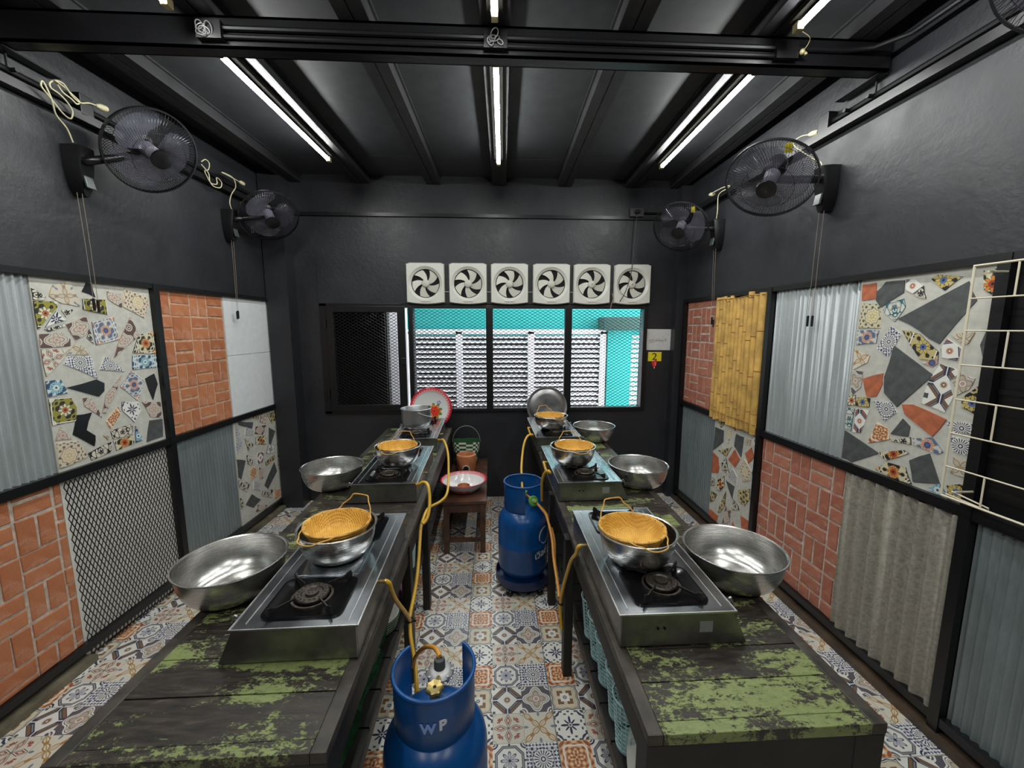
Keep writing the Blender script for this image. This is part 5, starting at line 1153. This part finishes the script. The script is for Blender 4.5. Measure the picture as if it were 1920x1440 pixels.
# ================================================================== wall fans
def wallfan(label, W, nrm, u, zt, C, a, b, ui=1, spot=None):
    base = W(u, zt, 0); t = thing('wall_fan', label, 'fan', base, 0, 'black wall fans'); off = base
    U = Vector((0, 1, 0)); nrm = Vector(nrm); C = Vector(C)
    H = .235; top = zt; m = MB(); n = 12
    prof = [(0, .098), (.03, .100), (.10, .098), (.16, .085), (.20, .066), (.228, .040), (H, .010)]
    A = []; 
    for dz, wd in prof:
        z = top-dz; A.append([Vector(base)+U*(s*wd*.5)+nrm*d+Vector((0,0,z-top)) for s, d in ((-1, .0), (-1, .050-.02*(dz/H)), (-.7, .085-.03*(dz/H)), (.7, .085-.03*(dz/H)), (1, .050-.02*(dz/H)), (1, 0))])
    q = 6; vs = sum(A, []); L = len(A)
    m.add(vs, [(j*q+i, j*q+(i+1) % q, (j+1)*q+(i+1) % q, (j+1)*q+i) for j in range(L-1) for i in range(q)]+[tuple(range(q)), tuple(range((L-1)*q, L*q))[::-1]])
    m.build('wall_body', M_BPL, t, off, smooth=35)
    c = Vector(base)+nrm*.072+Vector((0,0,-.165)); m = MB(); m.obox(c, U*.024, Vector((0,0,.030))+nrm*-.006, nrm*.006); m.build('control_panel', plainF, t, off, bevel=.004)
    nn = Vector((sin(radians(a))*cos(radians(b)), -cos(radians(a))*cos(radians(b)), sin(radians(b))))
    e1 = nn.cross(Vector((0,0,1))).normalized(); e2 = nn.cross(e1)
    M = Matrix((e1, e2, nn)).transposed().to_4x4(); T = lambda p: C+M@Vector(p)
    R = .215
    # neck arm between body and motor
    mc = C-nn*.105; arm0 = Vector(base)+nrm*.05+Vector((0,0,-.06)); m = MB(); m.tube(smooth_path([arm0, arm0+nrm*.05+Vector((0,0,-.0)), mc+Vector((0,0,-.055)), mc], 4), .020, 10); m.build('neck', M_BPL, t, off, smooth=60)
    m = MB(); Mo = Matrix.Translation(C) @ M
    m.lathe([(.001,-.175),(.030,-.172),(.050,-.155),(.056,-.12),(.054,-.075),(.040,-.062),(.001,-.060)], 24, M=Mo); m.build('motor_housing', M_BPL, t, off, smooth=40)
    m = MB(); m.lathe([(.001,.022),(.022,.020),(.034,.010),(.038,-.045),(.030,-.055),(.001,-.055)], 24, M=Mo); m.build('rotor_hub', M_FANHUB, t, off, smooth=40)
    for k in range(3):
        m = MB(); P = []; a0 = 2*pi*k/3+.4*ui; nI = 10; nJ = 7
        for j in range(nJ+1):
            qf = j/nJ; r = .030+.155*qf; wdt = .50+.62*sin(pi*min(1, qf*1.0)*.62); 
            if qf > .8: wdt *= 1-1.6*(qf-.8)
            for i in range(nI+1):
                u_ = i/nI-.5; bb = a0+.55*qf*ui+u_*wdt*2*.85; P.append(T((r*cos(bb), r*sin(bb), -.016-.048*u_*(.6+.4*qf)*ui)))
        nq = nI+1; m.add(P, [(j*nq+i, j*nq+i+1, (j+1)*nq+i+1, (j+1)*nq+i) for j in range(nJ) for i in range(nI)]); B = [p-nn*.0015 for p in P]; m.add(B, [(j*nq+i, (j+1)*nq+i, (j+1)*nq+i+1, j*nq+i+1) for j in range(nJ) for i in range(nI)])
        m.build('fan_blade', M_FANBLADE, t, off, smooth=180, fix=False)
    def grille(front):
        m = MB(); NW = 84
        for k in range(NW):
            a0 = 2*pi*k/NW; pts = []
            for j in range(8):
                q_ = j/7; r = (.046 if front else .055)+(R-(.046 if front else .055))*q_; dpt = (.078*(1-q_**2.6)+.012) if front else (-.088*(1-q_**3.2)-.008)
                bb = a0+(.50*(q_**1.2))*ui*(1 if front else -.45); pts.append(T((r*cos(bb), r*sin(bb), dpt if q_ < 1 else 0)))
            m.tube(pts, .00105, 4, caps=False)
        for r_, d_ in (((.125, .074),) if front else ((.13, -.080), (.19, -.055))): m.ring((0,0,0), r_, .0013, 40, 4, M=None) if False else m.tube([T((r_*cos(2*pi*i/40), r_*sin(2*pi*i/40), d_)) for i in range(40)], .0013, 4, True)
        return m
    grille(True).build('front_grille', M_WIRE, t, off, smooth=60, kind='stuff', fix=False)
    grille(False).build('rear_grille', M_WIRE, t, off, smooth=60, kind='stuff', fix=False)
    m = MB(); m.lathe([(R-.002,-.008),(R+.004,-.008),(R+.005,.008),(R-.002,.009),(R-.002,-.008)], 56, M=Mo); m.build('rim_band', M_FANRIM, t, off, smooth=40)
    m = MB(); m.lathe([(.001,.096),(.030,.095),(.048,.090),(.050,.082),(.001,.082)], 28, M=Mo); m.build('centre_badge', M_BPL, t, off, smooth=40)
    if spot:
        m = MB(); m.add([T((spot[0]+a_, spot[1]+b_, -.100)) for a_, b_ in ((-.016,-.026),(.016,-.022),(.020,.022),(-.010,.030))], [(0,1,2,3)]); m.add([T((spot[0]+a_, spot[1]+b_, -.1015)) for a_, b_ in ((-.016,-.026),(.016,-.022),(.020,.022),(-.010,.030))], [(3,2,1,0)]); m.build('yellow_label', M_YEL, t, off, fix=False)
    return t, off
plainF = plain('fan_control_grey', (.045,.06,.055), .3); M_FANRIM = plain('fan_rim', (.05,.05,.058), .2, metal=.7); M_FANHUB = plain('fan_hub_clear', (.20,.19,.24), .15)
def pulls(t, off, W, u, z0, pts):
    for (ut, ub, zb) in pts:
        m = MB(); m.tube([W(ut, z0, .055), W((ut+ub)/2, (z0+zb)/2, .050), W(ub, zb, .040)], .0013, 5); s = m.build('pull_string', M_STRING, t, off, smooth=80)
        m = MB(); c = W(ub, zb-.025, .040); m.lathe([(.001,-.030),(.006,-.030),(.0065,.028),(.003,.032),(.001,.032)], 10, c); m.build('pull_toggle', M_BPL, s, off, smooth=40)
t, off = wallfan('black wall fan on the left wall, the nearer of the two left ones', WL, NL, 2.27, 2.585, (-1.80, 2.425, 2.632), 68, -34, -1); pulls(t, off, WL, 2.25, 2.36, [(2.215, 2.240, 1.845), (2.240, 2.262, 1.838)])
t, off = wallfan('black wall fan on the left wall, the farther of the two left ones', WL, NL, 3.375, 2.590, (-1.758, 3.51, 2.585), 45, -45, -1); pulls(t, off, WL, 3.35, 2.36, [(3.335, 3.348, 1.825), (3.358, 3.362, 1.83)])
t, off = wallfan('black wall fan with clear blades on the right wall, the middle one of three', WR, NR, 2.255, 2.560, (1.497, 2.235, 2.485), -49.8, -47, 1, (-.075, -.095)); pulls(t, off, WR, 2.25, 2.33, [(2.258, 2.285, 1.765), (2.225, 2.252, 1.765)])
t, off = wallfan('black wall fan with a yellow tag on the right wall, the farthest one', WR, NR, 3.330, 2.555, (1.564, 3.425, 2.52), -41.9, -41.4, 1, (-.088, -.085)); pulls(t, off, WR, 3.32, 2.33, [(3.330, 3.318, 1.785), (3.300, 3.292, 1.765)])
t, off = wallfan('black wall fan on the right wall mostly outside the top right corner', WR, NR, 1.05, 2.640, (1.60, 1.10, 2.71), -49.8, -40, 1)
# yellow tag stuck on the farthest right fan
# ================================================================== plugs and cords
def cord(name, label, pts, plug=None, r=.0035, mat=None):
    t = thing(name, label, 'cord', pts[0], 0, 'fan power cords'); m = MB(); m.tube(smooth_path(pts, 4), r, 7); m.build('cable', mat or M_CORD, t, pts[0], smooth=80)
    if plug:
        m = MB(); a = Vector(plug[0]); b = Vector(plug[1]); m.tube([a, a*.7+b*.3, a*.4+b*.6, b], [.006, .014, .016, .014], 10); m.build('plug', mat or M_CORD, t, pts[0], smooth=50)
    return t
dl = lambda L, d=.0: [(p[0]+d, p[1], p[2]) for p in L]
CL1 = [(-2.022,2.235,2.595),(-2.023,2.214,2.651),(-2.025,2.173,2.691),(-2.000,2.135,2.74),(-1.995,2.103,2.796),(-1.995,2.091,2.773),(-1.998,2.115,2.752),(-2.005,2.155,2.728),(-2.01,2.197,2.702),(-2.01,2.228,2.7),(-2.008,2.238,2.739),(-2.0,2.206,2.765),(-1.99,2.162,2.777),(-1.99,2.13,2.783),(-1.992,2.129,2.804),(-1.995,2.158,2.827),(-1.996,2.187,2.797),(-1.990,2.22,2.784),(-1.988,2.242,2.772),(-1.99,2.26,2.792),(-1.99,2.224,2.809),(-1.985,2.179,2.82),(-1.985,2.147,2.825),(-1.98,2.18,2.829),(-1.985,2.217,2.800),(-1.985,2.256,2.786),(-2.0,2.323,2.817),(-2.01,2.370,2.830)]
cord('power_cord', 'tangled cream cord and plug above the nearer left fan', CL1, ((-2.01,2.370,2.830), (-2.01,2.43,2.842)))
cord('power_cord', 'cream cord rising from the farther left fan to its plug', [(-1.965,3.37,2.60),(-1.963,3.35,2.64),(-1.962,3.38,2.71),(-1.960,3.44,2.783),(-1.960,3.42,2.836),(-1.965,3.356,2.845),(-1.968,3.29,2.836),(-1.963,3.384,2.838),(-1.958,3.49,2.838)], ((-1.958,3.49,2.838), (-1.958,3.545,2.838)))
cord('power_cord', 'knotted loop of cream cord on the left rail between the fans', [(-1.975,3.089,2.832),(-1.973,3.132,2.863),(-1.971,3.166,2.851),(-1.970,3.149,2.803),(-1.968,3.106,2.78),(-1.967,3.126,2.745),(-1.966,3.172,2.704),(-1.965,3.254,2.716),(-1.965,3.276,2.761),(-1.966,3.224,2.776),(-1.96,3.212,2.728),(-1.965,3.148,2.717),(-1.96,3.131,2.771),(-1.965,3.071,2.809)])
cord('power_cord', 'cream cord and plug above the middle right fan', [(1.80,2.263,2.575),(1.80,2.278,2.597),(1.80,2.318,2.626),(1.79,2.373,2.673),(1.79,2.472,2.756),(1.79,2.485,2.787),(1.80,2.445,2.799),(1.81,2.400,2.789)], ((1.81,2.400,2.789), (1.825,2.345,2.778)))
cord('power_cord', 'cream cord and plug above the farthest right fan', [(1.80,3.31,2.565),(1.80,3.301,2.623),(1.80,3.306,2.724),(1.80,3.272,2.75),(1.80,3.199,2.75),(1.795,3.137,2.755),(1.80,3.231,2.776),(1.80,3.358,2.784),(1.805,3.46,2.79)], ((1.805,3.455,2.79), (1.815,3.40,2.776)))
def sbox(name, lab, c, ax, ay, az, mat=None):
    m = MB(); m.obox(c, ax, ay, az); return tag(m.build(name, mat or M_STEELB, off=c, bevel=.003), lab, 'junction box', 'small wall boxes')
sbox('junction_box', 'black junction box at the end of the right wall conduit', WR(2.30,2.80,.025), (.025,0,0), (0,.035,0), (0,0,.05))
sbox('junction_box', 'dark junction box behind the tangled cream cord on the left wall', WL(2.33,2.805,.025), (.025,0,0), (0,.035,0), (0,0,.05))
t = thing('wall_socket', 'double wall socket on the back wall rail with a black cord plugged in', 'socket', (1.375, YB-.045, 2.775)); off = (1.375, YB-.045, 2.775)
MB().box(1.310, 1.440, YB-.05, YB, 2.735, 2.812).build('socket_box', plain('dark_socket', (.045,.046,.045), .4), t, off, bevel=.004)
m = MB()
for x in (1.345, 1.405):
    for z in (2.765, 2.785): m.box(x-.004, x+.004, YB-.0515, YB-.050, z-.004, z+.004)
m.build('pin_holes', M_DARK, t, off, fix=False)
m = MB(); m.box(1.352, 1.392, YB-.085, YB-.05, 2.76, 2.79); m.build('plug', M_BPL, t, off, bevel=.006)
m = MB(); m.tube(smooth_path([(1.372,3.90,2.77),(1.362,3.895,2.74),(1.353,3.90,2.572),(1.346,3.90,2.378),(1.327,3.90,2.206),(1.286,3.90,2.056),(1.235,3.92,1.955)], 4), .0035, 7)
tag(m.build('power_cord', M_BPL, off=(1.372,3.9,2.77), smooth=80), 'black cord hanging from the back wall socket in front of the rightmost exhaust fan', 'cord')
m = MB(); m.tube(smooth_path([(1.165,3.94,2.03),(1.175,3.935,1.98),(1.160,3.935,1.93),(1.150,3.94,1.875)], 4), .003, 6)
tag(m.build('loose_wire', plain('bare_wire', (.40,.30,.22), .6), off=(1.165,3.94,2.03), smooth=80), 'short loose pinkish wire between the two rightmost exhaust fans', 'wire')
# ================================================================== signs on the back wall
t = thing('paper_sign', 'white handwritten paper taped beside the window', 'sign', (1.647, YB-.002, 1.585)); off = (1.647, YB-.002, 1.585)
m = MB(); m.add([(1.503,YB-.004,1.487),(1.788,YB-.004,1.484),(1.797,YB-.006,1.69),(1.511,YB-.004,1.693),(1.503,YB-.002,1.487),(1.788,YB-.002,1.484),(1.797,YB-.003,1.69),(1.511,YB-.002,1.693)], [(0,1,2,3),(7,6,5,4),(0,4,5,1),(1,5,6,2),(2,6,7,3),(3,7,4,0)])
m.build('paper', M_PAPER, t, off)
m = MB(); st = [[(0,0),(.2,.5),(.5,.5),(.5,0),(.3,.1)], [(.7,0),(1.1,.9),(1.2,1.0)], [(.85,.6),(1.15,.2),(1.25,0)], [(1.5,.5),(1.4,.1),(1.6,0),(1.7,.5),(1.75,0)], [(1.9,.9),(1.9,0),(2.1,.1),(2.1,.5)], [(2.3,.0),(2.3,.5),(2.5,.5),(2.55,0)], [(2.35,.8),(2.6,.85)], [(2.8,.5),(2.75,0),(3.0,.1),(3.0,.5),(3.05,0)], [(3.25,0),(3.3,.45),(3.5,.45),(3.5,0),(3.7,.05)], [(3.95,.9),(3.95,0)], [(4.15,.9),(4.15,0)], [(0,-.45),(.6,-.3),(1.4,-.4)]]
for s in st: m.tube([(1.556+p[0]*.0415, YB-.0058, 1.573+p[1]*.030) for p in s], .0016, 4)
m.build('handwriting', M_GREYINK, t, off, fix=False)
t = thing('number_sticker', 'yellow sticker with a black number 2 under the paper sign', 'sticker', (1.624, YB-.001, 1.421)); off = (1.624, YB-.001, 1.421)
MB().box(1.558, 1.692, YB-.004, YB, 1.376, 1.467).build('sticker_sheet', M_YEL, t, off)
o = letters('2', .098, M_INK, 'number_two', t, lambda p: Vector((p[0]*1.15-.002, -.0036-p[2]*.6, p[1]-.032)))
t = thing('red_ornament', 'small red hand-shaped sticker hanging below the yellow number', 'sticker', (1.624, YB-.004, 1.34)); off = (1.624, YB-.004, 1.34)
m = MB(); m.prism([(1.598,YB-.006,1.352),(1.601,YB-.006,1.378),(1.622,YB-.006,1.381),(1.645,YB-.006,1.396),(1.648,YB-.006,1.352),(1.640,YB-.006,1.328),(1.625,YB-.006,1.312),(1.607,YB-.006,1.330)], (0,-1,0), .004); m.build('red_shape', M_RED, t, off)
m = MB(); m.tube([(1.622,YB-.0085,1.368),(1.632,YB-.0085,1.362),(1.630,YB-.0085,1.335)], .0025, 5); m.tube([(1.624,YB-.0085,1.318),(1.622,YB-.0085,1.305)], .0045, 6); m.build('white_mark', M_PAPER, t, off)
# small hanging ceramic insulators and wire ends on the beam
m = MB(); m.tube(smooth_path([(1.35,1.88,2.965),(1.40,1.90,2.955),(1.405,1.925,2.935),(1.392,1.935,2.925)], 4), .0018, 5); m.lathe([(.001,-.012),(.009,-.010),(.012,0),(.007,.010),(.001,.012)], 10, (1.392,1.93,2.918)); m.lathe([(.001,-.008),(.007,-.006),(.008,0),(.001,.008)], 8, (1.408,1.93,2.912))
tag(m.build('wire_end', M_TUBECAP, off=(1.39,1.93,2.92), smooth=60), 'loose lamp wire with cream connectors hanging on the cross beam at right', 'wire', 'loose wires on the beam')
for x, lab in ((-1.165, 'silvery tape and wire knot on the cross beam at left'), (.035, 'silvery tape and wire knot on the cross beam at the middle')):
    m = MB()
    for k in range(5):
        a = random.uniform(0, 6); m.ring((x+random.uniform(-.03,.03), 1.93, 2.93+random.uniform(-.02,.02)), random.uniform(.012,.024), .0022, 16, 5, M=Matrix.Rotation(radians(90)+random.uniform(-.3,.3), 4, 'X') @ Matrix.Rotation(a, 4, 'Z'), sy=.6)
    tag(m.build('wire_knot', M_ZINC, off=(x,1.93,2.93), smooth=60), lab, 'wire', 'loose wires on the beam')
